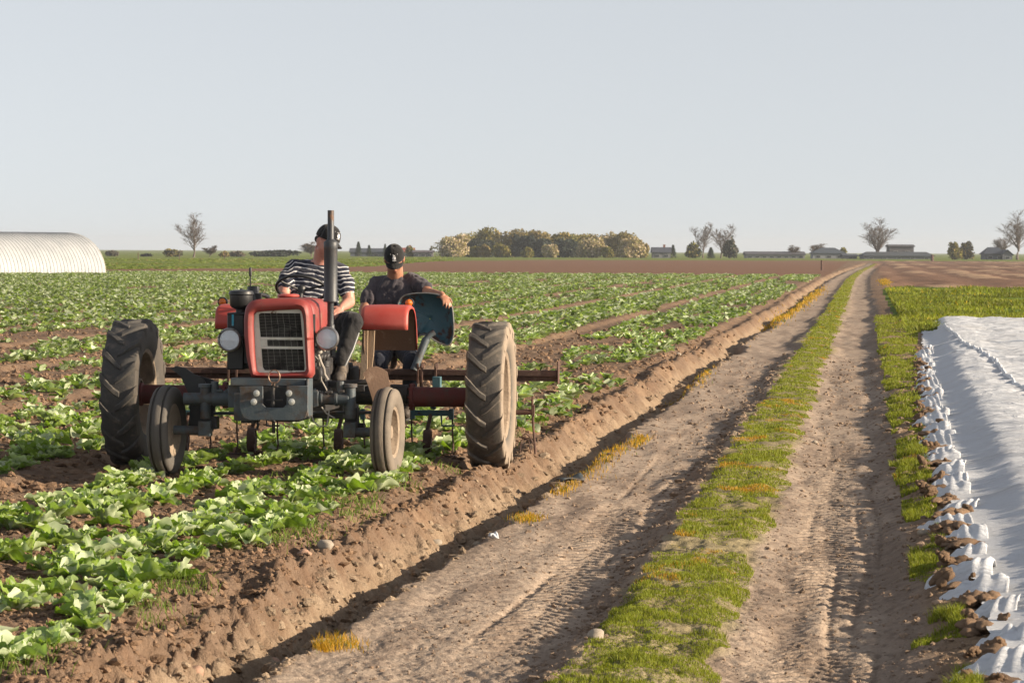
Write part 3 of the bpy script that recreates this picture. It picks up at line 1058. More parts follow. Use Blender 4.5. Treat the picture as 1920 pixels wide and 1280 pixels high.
MF_A = tyre_mat("muddy_front_tyre", ((.12, .105, .09), (.18, .15, .12), (.07, .065, .06)), ((.33, .26, .19), (.25, .19, .14)), 99)
MF_B = tyre_mat("shaded_front_tyre", ((.05, .047, .044), (.085, .076, .066), (.16, .13, .1)), ((.1, .09, .08), (.1, .09, .08)), 99)  # front left wheel stands in shade, painted in as darker rubber
FWR, FWL = lx(727, -1.87), lx(313, -1.87)
front_wheel(FWR, M_RUBD, math.radians(-3))
front_wheel(FWL, MF_B, math.radians(-3))


# --- bonnet nose, grille
def ring_of(pts, y, n=72, keep=None):
    """Closed pixel outline resampled by angle, on the plane y."""
    P = [lp(a, b, -2.2) for a, b in pts]
    cx = sum(p.x for p in P) / len(P); cz = sum(p.z for p in P) / len(P)
    out = []
    for k in range(n):
        t = 2 * math.pi * k / n; d = Vector((math.cos(t), math.sin(t)))
        best = None
        for i in range(len(P)):
            a, b = P[i], P[(i + 1) % len(P)]
            ax, az, bx, bz = a.x - NC[0], a.z - NC[1], b.x - NC[0], b.z - NC[1]
            den = d.x * (bz - az) - d.y * (bx - ax)
            if abs(den) < 1e-9: continue
            u = (ax * (bz - az) - az * (bx - ax)) / den
            v = (ax * d.y - az * d.x) / den
            if u > 0 and -1e-6 <= v <= 1 + 1e-6: best = u if best is None else min(best, u)
        out.append(Vector((NC[0] + d.x * best, y, NC[1] + d.y * best)))
    return out


_c = lp(521, 636, -2.2); NC = (_c.x, _c.z)
OUT = [(470, 707), (462, 670), (457.5, 630), (457, 600), (459, 582), (463, 571), (472, 564), (488, 561), (521, 559.5), (548, 560), (565, 562.5), (575, 569), (580, 582), (582, 640), (585, 708), (528, 709)]
INN = [(480, 699), (476.5, 660), (474, 610), (475, 590), (481, 584), (521, 581), (560, 579), (566, 584), (569, 600), (572, 650), (575, 697), (528, 700)]


def scale_ring(r, k, y, dz=0):
    return [Vector((NC[0] + (p.x - NC[0]) * k, y, NC[1] + (p.z - NC[1]) * k + dz)) for p in r]


ro, ri = ring_of(OUT, -2.2), ring_of(INN, -2.2)


def mixr(a, b, t, y): return [Vector((p.x * (1 - t) + q.x * t, y, p.z * (1 - t) + q.z * t)) for p, q in zip(a, b)]


nose = MB()
rings = [mixr(ri, ri, 0, -2.13), mixr(ri, ri, 0, -2.185), mixr(ri, ro, .18, -2.207), mixr(ri, ro, .5, -2.217), mixr(ri, ro, .82, -2.203), mixr(ro, ro, 0, -2.175), mixr(ro, ro, 0, -2.08), mixr(ro, ro, 0, -2.06)]
nose.sheet([r + [r[0]] for r in rings])
# bonnet: the upper arch of the nose carried back to the dashboard
up = [k for k in range(72) if ro[k].z > lp(0, 622, -2.2).z]
ks = sorted(up, key=lambda k: -math.atan2(ro[k].z - NC[1], ro[k].x - NC[0]))
arch = [ro[k] for k in ks]
rows = []
for y, k, dz in ((-2.058, .985, -.002), (-1.8, .985, .0), (-1.4, .975, .004), (-1.1, .96, .0), (-1.05, .94, -.01)):
    rows.append([Vector((NC[0] + (p.x - NC[0]) * k, y, NC[1] + (p.z - NC[1]) * k + dz)) for p in arch])
nose.sheet(rows)
nose.box(lp(578, 600, -1.9) + Vector((.012, .15, 0)), (.012, .5, .035))       # trim strip on the side
hood = part(nose, "hood", M_RED, solid=.006, angle=50)
MB().box(lp(579, 597, -2.0) + Vector((.017, .1, .0)), (.006, .10, .05)).build("badge_plate", M_WHITE, hood, bevel=.002)
MB().box(lp(579, 597, -2.0) + Vector((.021, .1, .004)), (.004, .06, .012)).build("badge_mark", worn("green_mark", (.02, .2, .08), None, None, rough=.5, bump=0), hood)
MB().lathe([(.0, .03), (.06, .03), (.085, .022), (.09, .012), (.075, .0), (.10, -.008), (.10, -.03)], lp(541, 560, -1.25) + Vector((0, 0, .01)), (0, 0, 1), 28).build("fuel_cap", M_REDD, hood, angle=40)

gr = MB(); gm = MB()
cxx = [lx(p, -2.17) for p in (475, 484, 563, 574)]


def lz(py, yl): return lp(521, py, yl).z


gp = [mixr(ri, ri, 0, -2.15), mixr(ri, ri, 0, -2.162)]
x0, x1 = lx(484.5, -2.16), lx(563.5, -2.16)
skew = lambda z: (lz(590, -2.16) - z) * .085             # the grille leans with the nose's taper
zt, z1, z2, z3, z4, zb = [lz(q, -2.16) for q in (587, 632, 637, 649, 654, 694)]


def gbox(xa, xb, za, zb_, t=.012, y=-2.16):
    gr.add([Vector((xa + skew(za), y, za)), Vector((xb + skew(za), y, za)), Vector((xb + skew(zb_), y, zb_)), Vector((xa + skew(zb_), y, zb_)),
            Vector((xa + skew(za), y + t, za)), Vector((xb + skew(za), y + t, za)), Vector((xb + skew(zb_), y + t, zb_)), Vector((xa + skew(zb_), y + t, zb_))],
           [(0, 1, 2, 3), (4, 7, 6, 5), (0, 4, 5, 1), (1, 5, 6, 2), (2, 6, 7, 3), (3, 7, 4, 0)])


# frame: the strips between the nose opening and the mesh
n72 = len(ri)
inner = []
for k, p in enumerate(ri):
    zc = min(max(p.z, zb), zt); xa, xb = x0 + skew(zc), x1 + skew(zc)
    t = 2 * math.pi * k / n72; d = Vector((math.cos(t), math.sin(t)))
    best = 9
    for (ax, az, bx, bz) in ((x0 + skew(zt), zt, x1 + skew(zt), zt), (x1 + skew(zt), zt, x1 + skew(zb), zb), (x1 + skew(zb), zb, x0 + skew(zb), zb), (x0 + skew(zb), zb, x0 + skew(zt), zt)):
        ax -= NC[0]; bx -= NC[0]; az -= NC[1]; bz -= NC[1]
        den = d.x * (bz - az) - d.y * (bx - ax)
        if abs(den) < 1e-9: continue
        u = (ax * (bz - az) - az * (bx - ax)) / den; v = (ax * d.y - az * d.x) / den
        if u > 0 and -1e-6 <= v <= 1 + 1e-6: best = min(best, u)
    inner.append(Vector((NC[0] + d.x * best, -2.165, NC[1] + d.y * best)))
fr = [mixr(ri, ri, 0, -2.145), mixr(ri, ri, 0, -2.165), inner, [p + Vector((0, .015, 0)) for p in inner]]
gr.sheet([r + [r[0]] for r in fr])
gbox(x0 - .002, x1 + .002, z2, z1)
gbox(x0 - .002, x1 + .002, z4, z3)
gbox(x0, x0 + .05, z3 + .001, z2 - .001, y=-2.158)
def gbars(za, zb_, nh, nv, bent=0):
    for i in range(1, nh):
        z = za + (zb_ - za) * i / nh
        pts = []
        for q in range(9):
            x = x0 + (x1 - x0) * q / 8
            dn = bent * math.exp(-((q - 4.2) / 1.6) ** 2) * math.exp(-((i - nh * .45) / 2.5) ** 2)
            pts.append(Vector((x + skew(z), -2.153 + dn * 1.2, z - dn * .4)))
        gm.tube(pts, .0013, 5)
    for j in range(1, nv):
        x = x0 + (x1 - x0) * j / nv
        pts = [Vector((x + skew(za + (zb_ - za) * q / 6), -2.150 + bent * 1.2 * math.exp(-((j / nv * 8 - 4.2) / 1.6) ** 2) * math.exp(-((q / 6 * nh - nh * .45) / 2.5) ** 2), za + (zb_ - za) * q / 6)) for q in range(7)]
        gm.tube(pts, .0017, 5)
gbars(zb, z4, 15, 7); gbars(z3, z2, 5, 7); gbars(z1, zt, 16, 7, bent=.03)
grille = part(gr, "grille", M_WHITE, angle=40)
gm.build("grille_mesh", worn("dirty_mesh", (.22, .21, .18), (.10, .09, .075), (.04, .036, .03), rough=.7, s1=9, s2=7, t3=(.5, .62), bump=0), grille)
rad = MB()
rad.box(((x0 + x1) / 2 + skew(z3), -2.075, (zt + zb) / 2), (x1 - x0 + .06, .02, zt - zb + .06))
rad.box(((x0 + x1) / 2 + skew(z3), -2.0, (zt + zb) / 2 - .02), (.46, .09, zt - zb + .02))
part(rad, "radiator", worn("radiator_core", (.006, .006, .006), (.012, .011, .01), None, rough=.9, bump=0), bevel=.004)

# --- engine, gearbox and everything hanging from them
en = MB()
zE = lz(700, -1.9)
en.box((NC[0] + .0, -1.50, .80), (.30, .95, .46)); en.box((NC[0], -1.52, 1.06), (.24, .86, .2)); en.box((NC[0], -1.5, 1.2), (.2, .8, .12))
en.box((NC[0] + .0, -.72, .74), (.40, .75, .44)); en.box((NC[0], -.15, .66), (.46, .5, .46)); en.box((NC[0], -1.6, .55), (.24, .6, .14))
en.cyl((NC[0] + .1, -1.98, .98), (NC[0] + .1, -1.93, .98), .11, n=20)
for k in range(5): en.cyl((NC[0] + .14, -1.85 + k * .16, 1.02), (NC[0] + .24, -1.85 + k * .16, .97), .035, n=10)
en.cyl((NC[0] + .22, -1.75, .86), (NC[0] + .22, -1.45, .86), .055, n=14)
en.cyl((NC[0] - .22, -1.7, .9), (NC[0] - .22, -1.4, .9), .06, n=14)
en.box((NC[0] + .2, -1.35, .80), (.12, .2, .2)); en.cyl((NC[0] + .2, -1.2, .7), (NC[0] + .2, -1.2, .95), .05, n=12)
eng = part(en, "engine", M_DARK, bevel=.012)
vb = MB()
vb.box((NC[0] - .0, -1.0, lz(640, -1) - .03), (.42, .1, .42)); vb.box((NC[0], -.98, 1.36), (.4, .06, .12))
part(vb, "dashboard", M_BLACKP, bevel=.02)

# --- front cross frame, bracket plate, bolts, tow pin with its wire loop
fb = MB()
za, zb2 = lz(709, -2.2), lz(724, -2.2)
fb.box((lx(503, -2.2), -2.12, (za + zb2) / 2 + .0), (lx(575, -2.2) - lx(434, -2.2), .2, za - zb2))
fb.box((lx(460, -2.0), -2.0, lz(742, -2.0)), (.22, .3, .18)); fb.box((lx(560, -2), -1.9, lz(735, -2)), (.10, .5, .2))
fb.box((lx(462, -2.1), -2.1, lz(762, -2.1)), (.16, .22, .22))
part(fb, "front_frame", M_GREYP, bevel=.008)
pl = MB()
P = [(449, 724), (449.5, 766), (456, 783), (468, 787.5), (562, 788), (573, 783), (577, 770), (577.5, 723)]
pts = [lp(a, b, -2.36) for a, b in P]
hole = [lp(a, b, -2.36) for a, b in ((493, 727), (493, 758), (499, 764), (531, 764), (537, 758), (537, 727))]
# plate with a notch for the tow pin: a left, a right and a lower piece in one outline
poly = pts[:]
notch = [hole[5], hole[4], hole[3], hole[2], hole[1], hole[0]]
top_r, top_l = lp(537, 723.2, -2.36), lp(493, 723.8, -2.36)
outline = pts + [top_r] + notch[1:5] + [top_l]
pl.prism(outline, (0, .025, 0))
pl.box(lp(578, 745, -2.3) + Vector((0, .06, 0)), (.014, .22, lz(716, -2.3) - lz(786, -2.3)))
plate = part(pl, "front_bracket_plate", M_GREYP, bevel=.004)
bl = []
for a, b in ((481, 737), (476, 753), (542, 737), (547, 753)):
    m = MB(); c = lp(a, b, -2.365)
    m.lathe([(.026, .0), (.026, -.004), (.02, -.005), (.02, -.016), (.008, -.018), (.008, -.024), (0, -.024)], c, (0, 1, 0), 18)
    m.build("bolt", M_BOLT, plate, angle=30)
tp = MB()
tp.box(lp(515, 745, -2.22), (.19, .05, .17)); tp.cyl(lp(512, 716, -2.34), lp(512, 762, -2.34), .016, n=12); tp.box(lp(513, 724, -2.34), (.07, .03, .012)); tp.cyl(lp(500, 750, -2.345), lp(530, 750, -2.345), .008, n=8)
part(tp, "tow_pin", M_DARK, bevel=.003)
lo = MB(); c = lp(514, 706, -2.36)
lo.tube([lp(509, 722, -2.36), lp(511, 717, -2.36)] + [c + Vector((.045 * math.sin(t), 0, -.052 * math.cos(t))) for t in np.linspace(.5, 2 * math.pi - .5, 18)] + [lp(516, 717, -2.36), lp(514, 723, -2.36)], .005, 7)
part(lo, "wire_loop", M_WIRE)

# --- front axle
ax = MB()
ax.tube([lp(345, 748, -1.87), lp(452, 745, -1.87)], .05, 16); ax.tube([lp(400, 747, -1.87), lp(432, 746, -1.87)], .062, 16)
ax.tube([lp(574, 746, -1.87), lp(655, 748, -1.87)], .05, 16); ax.tube([lp(601, 747, -1.87), lp(606, 747, -1.87)], .06, 16); ax.tube([lp(628, 747, -1.87), lp(634, 747, -1.87)], .06, 16)
ax.box((NC[0], -1.87, lz(746, -1.87)), (.55, .12, .12))
for s in (-1, 1):
    k0 = lp(657 if s > 0 else 385, 738, -1.87); fw = FWR if s > 0 else FWL
    ax.cyl(k0 + Vector((0, 0, .06)), k0 + Vector((0, 0, -.2)), .042, n=14); ax.cyl(k0 + Vector((0, 0, .08)), k0 + Vector((0, 0, .05)), .055, n=14)
    ax.cyl((k0.x, -1.87, .40), (fw - s * .03, -1.87, .405), .038, n=14); ax.box((k0.x, -1.87, .42), (.1, .1, .12))
    ax.box((k0.x - s * .03, -1.7, .62), (.05, .3, .03)); ax.tube([(k0.x - s * .03, -1.58, .62), (NC[0] + s * .1, -1.2, .66)], .014, 8)
    ax.cyl(k0 + Vector((-s * .08, -.01, .0)), k0 + Vector((-s * .08, -.01, .1)), .03, n=10)
ax.tube([lp(350, 775, -1.6), lp(700, 773, -1.6)], .014, 8)
for p_ in ((618, 735), (640, 733), (590, 733), (428, 733), (412, 732)): ax.cyl(lp(p_[0], p_[1] + 6, -1.87), lp(p_[0], p_[1] - 5, -1.87), .012, n=8); ax.box(lp(p_[0], p_[1], -1.9), (.05, .03, .02))
part(ax, "front_axle", M_GREYP, bevel=.004)
def bits(name, mat, *fns):
    for fn in fns:
        m_ = MB(); fn(m_); part(m_, name, mat, bevel=.005 if mat is M_DARK else 0)


bits("axle_clamp", M_DARK, lambda m: (m.box(lp(395, 792, -1.8), (.12, .12, .10)), m.cyl(lp(398, 770, -1.8), lp(398, 808, -1.8), .012, n=8)),
     lambda m: m.box(lp(470, 778, -1.7), (.12, .2, .12)), lambda m: (m.box(lp(660, 782, -1.7), (.1, .14, .16)), m.box(lp(672, 800, -1.66), (.1, .1, .06))))
bits("drop_link", M_DARK, lambda m: m.cyl(lp(513, 780, -1.9), lp(513, 812, -1.9), .015, n=8), lambda m: m.tube([lp(480, 782, -2.1), lp(484, 797, -2.1), lp(481, 806, -2.1)], .012, 7))


def rodwork(m):
    m.tube([lp(580, 719, -1.3), lp(695, 716, -1.3)], .022, 8)
    for k, (a, b) in enumerate(((596, 722), (612, 718), (640, 722), (650, 726), (625, 720))):
        m.box(lp(a, b, -1.3), (.08, .1, .05)); m.cyl(lp(a, b - 6, -1.3), lp(a + 3, b + 6, -1.3), .02, n=9)


bits("control_linkage", M_DARK, rodwork)
for pts_, r_ in (([(596, 662, -1.95), (602, 680, -1.95), (607, 690, -1.92), (609, 702, -1.9), (615, 712, -1.9)], .011), ([(590, 668, -1.9), (598, 676, -1.93), (600, 700, -1.9), (603, 716, -1.85)], .008),
                 ([(580, 765, -2.0), (588, 790, -2.0), (600, 800, -2.0), (613, 797, -2.0), (617, 770, -1.9)], .006), ([(603, 763, -1.95), (612, 775, -1.95), (628, 784, -1.95)], .006),
                 ([(604, 715, -1.9), (611, 728, -1.9), (618, 744, -1.9)], .006), ([(592, 650, -1.9), (600, 655, -1.93), (610, 656, -1.95)], .012)):
    m_ = MB(); m_.tube([lp(*q) for q in pts_], r_, 7)
    if r_ == .011: m_.ell(lp(598, 659, -1.95), (.03, .03, .022))
    part(m_, "hose", M_HOSE)

# --- headlights
for a, b, y, s in ((430, 637, -2.02, -1), (613.5, 634.5, -2.02, 1)):
    c = lp(a, b, y)
    sh = MB().lathe([(0, .16), (.03, .16), (.05, .13), (.075, .06), (.084, .02), (.084, 0), (.088, -.004), (.088, .012)], c, (0, 1, 0), 36)
    sh.tube([c + Vector((0, .07, 0)), c + Vector((-s * .10, .08, .03))], .016, 8)
    L = part(sh, "headlight", M_BLACKP, angle=40)
    MB().lathe([(.089, .012), (.096, .002), (.094, -.012), (.083, -.018), (.078, -.004)], c, (0, 1, 0), 40, closed=True).build("ring", M_CHROME, L, angle=50)
    MB().lathe([(.079, .0), (.06, .035), (.035, .055), (.012, .06), (0, .06)], c, (0, 1, 0), 36).build("reflector", M_REFL, L)
    MB().ell(c + Vector((0, .03, 0)), (.012, .012, .012)).build("bulb", M_BOLT, L)
    MB().lathe([(0, -.014), (.03, -.0125), (.055, -.009), (.079, -.003), (.079, .0), (.053, -.006), (.03, -.0095), (0, -.011)], c, (0, 1, 0), 36).build("lens", M_LENS, L)

# --- exhaust
exq = MB(); yx = -1.72
t0 = lp(620.5, 394, yx)
def ex(py): return lp(620, py, yx)
exq.lathe([(.022, 0), (.027, 0), (.027, ex(448).z - t0.z), (.03, ex(449).z - t0.z)][::1], t0, (0, 0, 1), 20)
exq.v.clear(); exq.f.clear()
prof = [(394, .021), (394, .0262), (447, .0262), (449, .031), (452, .051), (454, .0565), (466, .0565), (467, .0545), (560, .0545), (562, .058), (565, .057), (566, .03), (568, .026), (607, .026), (608, .032), (614, .034), (617, .04), (620, .04)]
xe = lx(619.5, yx)
exq.lathe([(.020, lz(410, yx) - 1)] + [(r, lz(py, yx) - 1) for py, r in prof], (xe, yx, 1.0), (0, 0, 1), 24)
exq.tube([(xe, yx, lz(619, yx)), (xe - .02, yx + .02, lz(632, yx)), (xe - .12, yx + .05, lz(640, yx))], .03, 12)
part(exq, "exhaust", M_PIPE, angle=35)

# --- air pre-cleaner, filter box and battery box on the other side
aq = MB(); ya = -1.75
xa_ = lx(452, ya)
aq.lathe([(r, lz(py, ya) - 1) for py, r in ((543, .0), (544, .06), (546, .094), (549, .1), (552, .1), (554, .092), (573, .09), (577, .075), (580, .045), (590, .04), (592, .04))], (xa_, ya, 1.0), (0, 0, 1), 32)
aq.cyl((xa_, ya, lz(545, ya)), (xa_, ya, lz(541, ya)), .012, n=8)
aq.tube([lp(474, 556, -1.6), lp(484, 552, -1.55), lp(495, 553, -1.5), lp(503, 557, -1.45)], .018, 9); aq.box(lp(483, 556, -1.6), (.06, .06, .05))
aq.lathe([(0, 0), (.05, 0), (.05, .14), (0, .14)], lp(474, 570, -1.6), (0, .2, 1), 16)
af = part(aq, "air_filter", M_BLACKP, angle=40)
bq = MB(); bq.box(lp(448, 640, -1.72), (.135, .3, lz(588, -1.8) - lz(692, -1.8))); bq.box(lp(455, 640, -1.72) + Vector((.05, 0, 0)), (.06, .26, .36)); bq.box(lp(449, 589, -1.72) + Vector((0, 0, .005)), (.145, .31, .02))
bb = part(bq, "filter_box", M_BLACKP, bevel=.012)
MB().box(lp(436.5, 600, -1.875) + Vector((0, .0, 0)), (.016, .004, .09)).build("blue_sticker", worn("blue_sticker", (.04, .35, .5), (.4, .55, .6), None, rough=.5, s1=25, bump=0), bb)

# --- fenders with their indicator lamps
def fender(x0, x1, mats, lamp_px):
    cz = .622
    PR = [(-.525, 1.185), (-.522, 1.24), (-.513, 1.30), (-.495, 1.335), (-.465, 1.36), (-.42, 1.376), (-.34, 1.385), (-.24, 1.386), (-.14, 1.372), (-.05, 1.33), (.02, 1.26), (.065, 1.17), (.09, 1.08), (.10, 1.0)]
    rows = []
    for k, (y, z) in enumerate(PR):
        a, b = PR[max(0, k - 1)], PR[min(len(PR) - 1, k + 1)]
        t_ = Vector((0, b[0] - a[0], b[1] - a[1])).normalized(); nrm = Vector((0, -t_.z, t_.y))      # outward
        c_ = Vector((0, y, z))
        row = [Vector((x0, 0, 0)) + c_ - nrm * .045]
        for t, dr in ((0, -.012), (.03, -.003), (.08, .0), (.5, .004), (.92, .0), (.97, -.003), (1, -.012)):
            row.append(Vector((x0 + (x1 - x0) * t, 0, 0)) + c_ + nrm * dr)
        row.append(Vector((x1, 0, 0)) + c_ - nrm * .03)
        rows.append(row)
    f = MB().sheet(rows)
    fo = part(f, "fender", mats[0], solid=.006, angle=60)
    und = MB().sheet([[Vector((p.x + (.012 if k == 1 else -.012 if k == 7 else 0), -.2 + (p.y + .2) * .965, cz + (p.z - cz) * .985)) for k, p in enumerate(row) if 0 < k < 8] for row in rows])
    und.build("fender_lining", M_BRUST, fo)
    # inner side plate down to the axle housing
    xi = x0 + .01 if x0 > 0 else x1 - .01
    q = MB()
    arc = [Vector((xi, -.2 + (y + .2) * .95, z - .02)) for y, z in PR]
    q.prism(arc + [Vector((xi, .3, .72)), Vector((xi, -.3, .72))], (.008, 0, 0))
    q.build("side_plate", M_BRUST, fo)
    c = lp(lamp_px[0], lamp_px[1], -.12)
    z_top = 1.362
    b = MB(); b.box((c.x, -.10, (z_top + c.z - .04) / 2), (.035, .04, max(.03, c.z - .03 - z_top + .02)))
    b.lathe([(0, .05), (.036, .05), (.042, .035), (.042, .0), (.036, -.003)], c, (0, 1, 0), 22)
    b.build("lamp_housing", M_RUBBLK, fo, angle=40)
    MB().lathe([(0, -.022), (.014, -.02), (.027, -.012), (.034, .0), (.034, .006)], c, (0, 1, 0), 22).build("indicator_lens", M_AMBER, fo)
    return fo


fender(lx(677, -.5), lx(764, -.5), (M_REDD,), (766.5, 568))
fender(lx(404, -.5), lx(404, -.5) + .40, (M_REDD,), (417, 566))
hp = MB()
for a, b, y in ((713, 587, 0), (722, 587, 0)):
    pass
# dusty fender stays and foot-board plates
sp = MB()
sp.prism([lp(a, b, -.42) for a, b in ((680, 614), (690, 614), (689, 690), (684, 705), (676, 734), (671, 734), (675, 700))], (0, .02, 0))
sp.prism([lp(a, b, -.40) for a, b in ((693, 614), (703, 614), (701, 660), (697, 696), (690, 696))], (0, .02, 0))
sp.prism([lp(a, b, -.36) for a, b in ((688, 614), (695, 614), (693, 700), (686, 716))], (0, .01, 0))
part(sp, "fender_stay", M_DUST, bevel=.003)
sp = MB()
sp.prism([lp(a, b, -.38) for a, b in ((447, 612), (455, 612), (452, 690), (446, 690))], (0, .02, 0))
part(sp, "fender_stay", M_BRUST, bevel=.003)
for s in (-1, 1):
    fp = MB(); fp.box((NC[0] + s * .36, -.75, .735), (.3, .62, .012)); fp.box((NC[0] + s * .36, -1.05, .715), (.3, .02, .05)); fp.box((NC[0] + s * .28, -.7, .715), (.05, .5, .05))
    part(fp, "footboard", M_DARK, bevel=.004)
rod = MB(); rod.tube([lp(673, 624, -.8), lp(662, 655, -.85), lp(650, 680, -.9), lp(647, 686, -.9)], .006, 7)
part(rod, "control_rod", M_BOLT)

# --- rear axle with its red extension tubes
ra = MB()
zc = .622
ra.box((NC[0], .05, zc + .02), (.5, .5, .42))
ra.cyl((-.75, 0, zc), (.75, 0, zc), .085, n=20)
part(ra, "rear_axle", M_DARK, bevel=.01)
for s, xi, xo in ((1, lx(770, 0), 1.40), (-1, -lx(770, 0) - .05, -1.58)):
    e = MB()
    e.lathe([(r, s * a) for r, a in ((0, 0), (.115, 0), (.115, .03), (.09, .032), (.085, .06), (.083, abs(xo - xi) - .03), (.1, abs(xo - xi) - .02), (.1, abs(xo - xi)), (0, abs(xo - xi)))], (xi, 0, zc - .02), (1, 0, 0), 28)
    for k in range(8):
        w = 2 * math.pi * k / 8; e.cyl((xi - s * .012, .1 * math.cos(w), zc - .02 + .1 * math.sin(w)), (xi + s * .04, .1 * math.cos(w), zc - .02 + .1 * math.sin(w)), .012, n=6)
    part(e, "axle_extension", worn("dull_red_axle" if s > 0 else "dull_red_axle_b", (.14, .03, .026), (.10, .035, .03), (.09, .06, .05), rough=.7, s1=6, s2=9, bump=.2), bevel=.003)

# --- front mudguards
mg = MB()
P = [(681, 700), (690, 689), (705, 686), (716, 690), (724, 697), (729, 722), (726, 748), (716, 770), (704, 775), (697, 745), (690, 722)]
front = [lp(a, b, -1.60) for a, b in P]
front[4].y += .05; front[5].y += .06; front[6].y += .06
mg.prism(front, (0, .012, 0))
mg.sheet([[lp(690, 689, -1.6), lp(705, 686, -1.6), lp(716, 690, -1.6), lp(724, 697, -1.55)], [lp(692, 691, -1.35), lp(706, 688, -1.3), lp(717, 692, -1.3), lp(726, 700, -1.3)]])
part(mg, "front_mudguard", M_BRUST, jig=.004, label="dusty brown front mudguard")
mg = MB()
P = [(319, 691), (330, 686.5), (348, 690), (363, 701), (381, 710), (388, 722), (384, 760), (390, 790), (398, 806), (372, 810), (352, 806), (356, 770), (352, 735), (338, 704)]
mg.prism([lp(a, b, -1.62) for a, b in P], (0, .012, 0))
mg.prism([lp(a, b, -1.5) for a, b in ((356, 700), (400, 712), (408, 742), (396, 800), (362, 800))], (0, .012, 0))
part(mg, "front_mudguard", M_BLACKP, jig=.004, label="front mudguard coloured dark for the shade")  # the shade behind the left wheel is put into its black colour

# --- steering wheel, column, levers, seat
c = lp(565, 541, -.62)
axs = Vector((0, .52, .85)).normalized()
sw = MB().torus(c, axs, .208, .0135, 44, 10)
u = axs.orthogonal().normalized(); w = axs.cross(u)
for k in range(3):
    t = 2 * math.pi * k / 3 + .9
    sw.tube([c - axs * .02, c - axs * .01 + (u * math.cos(t) + w * math.sin(t)) * .2], .009, 8)
sw.lathe([(0, .025), (.03, .02), (.04, .0), (.035, -.03), (.02, -.05), (.02, -.3)], c, axs, 18)
part(sw, "steering_wheel", M_RUBBLK)
lv = MB(); lv.tube([lp(470, 600, -.5), lp(469.5, 518, -.5)], .006, 8); lv.caps([lp(469.5, 516, -.5), lp(469.3, 503, -.5)], [.0125, .011], 10)
part(lv, "lever", M_RUBBLK)
se = MB()
rows = []
for v in np.linspace(0, 1, 9):
    row = []
    for t in np.linspace(-1, 1, 13):
        if v < .6: y, z = -.35 + v / .6 * .42, 1.03 + .03 * t * t + .02 * (1 - v / .6)
        else: y, z = .07 + (v - .6) * .25, 1.03 + (v - .6) / .4 * .22 + .03 * t * t
        row.append(Vector((NC[0] + .04 + t * .22, y - .04 * t * t * (v > .6), z)))
    rows.append(row)
se.sheet(rows); se.box((NC[0] + .03, -.1, .92), (.12, .2, .2))
part(se, "driver_seat", M_BLACKP, solid=.02)

# ------------------------------------------------------------------ hoeing implement carried behind the tractor
IM = Matrix.Translation((TX, TY + .9, 0))
IO = Vector((0, .9, 0))
imp = empty("hoeing_implement", IM, "long rusty toolbar with blue hoeing units carried across behind the tractor", "farm implement")


def ipart(mb, name, mat, parent=imp, **k): return mb.build(name, mat, parent, off=IO, **k)


yb = .9
tb = MB()
zt_, zb_ = lp(900, 692, yb).z, lp(900, 714, yb).z
tb.box(((lx(300, yb) + lx(1045, yb)) / 2, yb, (zt_ + zb_) / 2 + .022), (lx(1045, yb) - lx(300, yb), .09, .05))
tb.box(((lx(300, yb) + lx(1045, yb)) / 2, yb + .02, (zt_ + zb_) / 2 - .028), (lx(1045, yb) - lx(300, yb), .06, .045))
tb.box((lx(1047, yb), yb, lp(1047, 698, yb).z), (.012, .12, .20))
for a in (785, 792, 818, 700, 430, 445, 560):
    x = lx(a, yb); tb.box((x, yb - .052, (zt_ + zb_) / 2), (.022, .012, .15)); tb.cyl((x, yb - .06, zt_ + .01), (x, yb - .06, zt_ + .05), .011, n=6); tb.cyl((x, yb + .05, zt_ + .0), (x, yb + .05, zt_ + .05), .011, n=6)
ipart(tb, "toolbar", M_RUST, bevel=.004)
po = MB(); po.tube([lp(776, 694, .86), lp(799, 636, .95)], .036, 16); po.tube([lp(799, 636, .95), lp(805, 628, .96), lp(815, 622, .97)], .028, 12)
ipart(po, "seat_post", M_GREYP)
# pan seat tipped up on its edge, hollow side to the front
OUTL = [(750, 571), (757, 558), (772, 553), (790, 551.5), (808, 552), (824, 555), (838, 563), (846, 575), (848.5, 592), (849.5, 612), (848, 632), (841, 644), (829, 643), (815, 636), (802, 627), (791, 627), (780, 634), (771, 637), (764, 628), (758, 606), (752, 585)]
cs = lp(803, 598, 1.0)
N = 84
pts = []
seg = [Vector(lp(a, b, 1.0)) for a, b in OUTL]
for k in range(N):
    t = k / N * len(seg); i = int(t); f = t - i
    p0, p1, p2, p3 = [seg[(i + q) % len(seg)] for q in (-1, 0, 1, 2)]
    pts.append(.5 * ((2 * p1) + (p2 - p0) * f + (2 * p0 - 5 * p1 + 4 * p2 - p3) * f * f + (3 * p1 - p0 - 3 * p2 + p3) * f ** 3))
bs = MB(); rows = []
for k, dpt in ((1.045, -.035), (1.04, -.018), (1.0, -.012), (.96, .01), (.88, .045), (.7, .085), (.45, .105), (.2, .112), (.02, .113)):
    rows.append([cs + (p - cs) * k + Vector((0, dpt + .0, 0)) for p in pts])
bs.sheet([r + [r[0]] for r in rows])
bseat = ipart(bs, "pan_seat", M_BLUEP, solid=.006, angle=60, label="peeling blue metal pan seat tipped up on its edge")
rim_ = MB(); rim_.tube([cs + (p - cs) * 1.043 + Vector((0, -.035, 0)) for p in pts] + [cs + (pts[0] - cs) * 1.043 + Vector((0, -.035, 0))], .007, 8)
rim_.build("rolled_rim", worn("bare_edge", (.2, .2, .19), (.1, .07, .05), None, rough=.5, metal=.4), bseat, off=IO)
os_ = MB(); x = lx(740, 1.35)
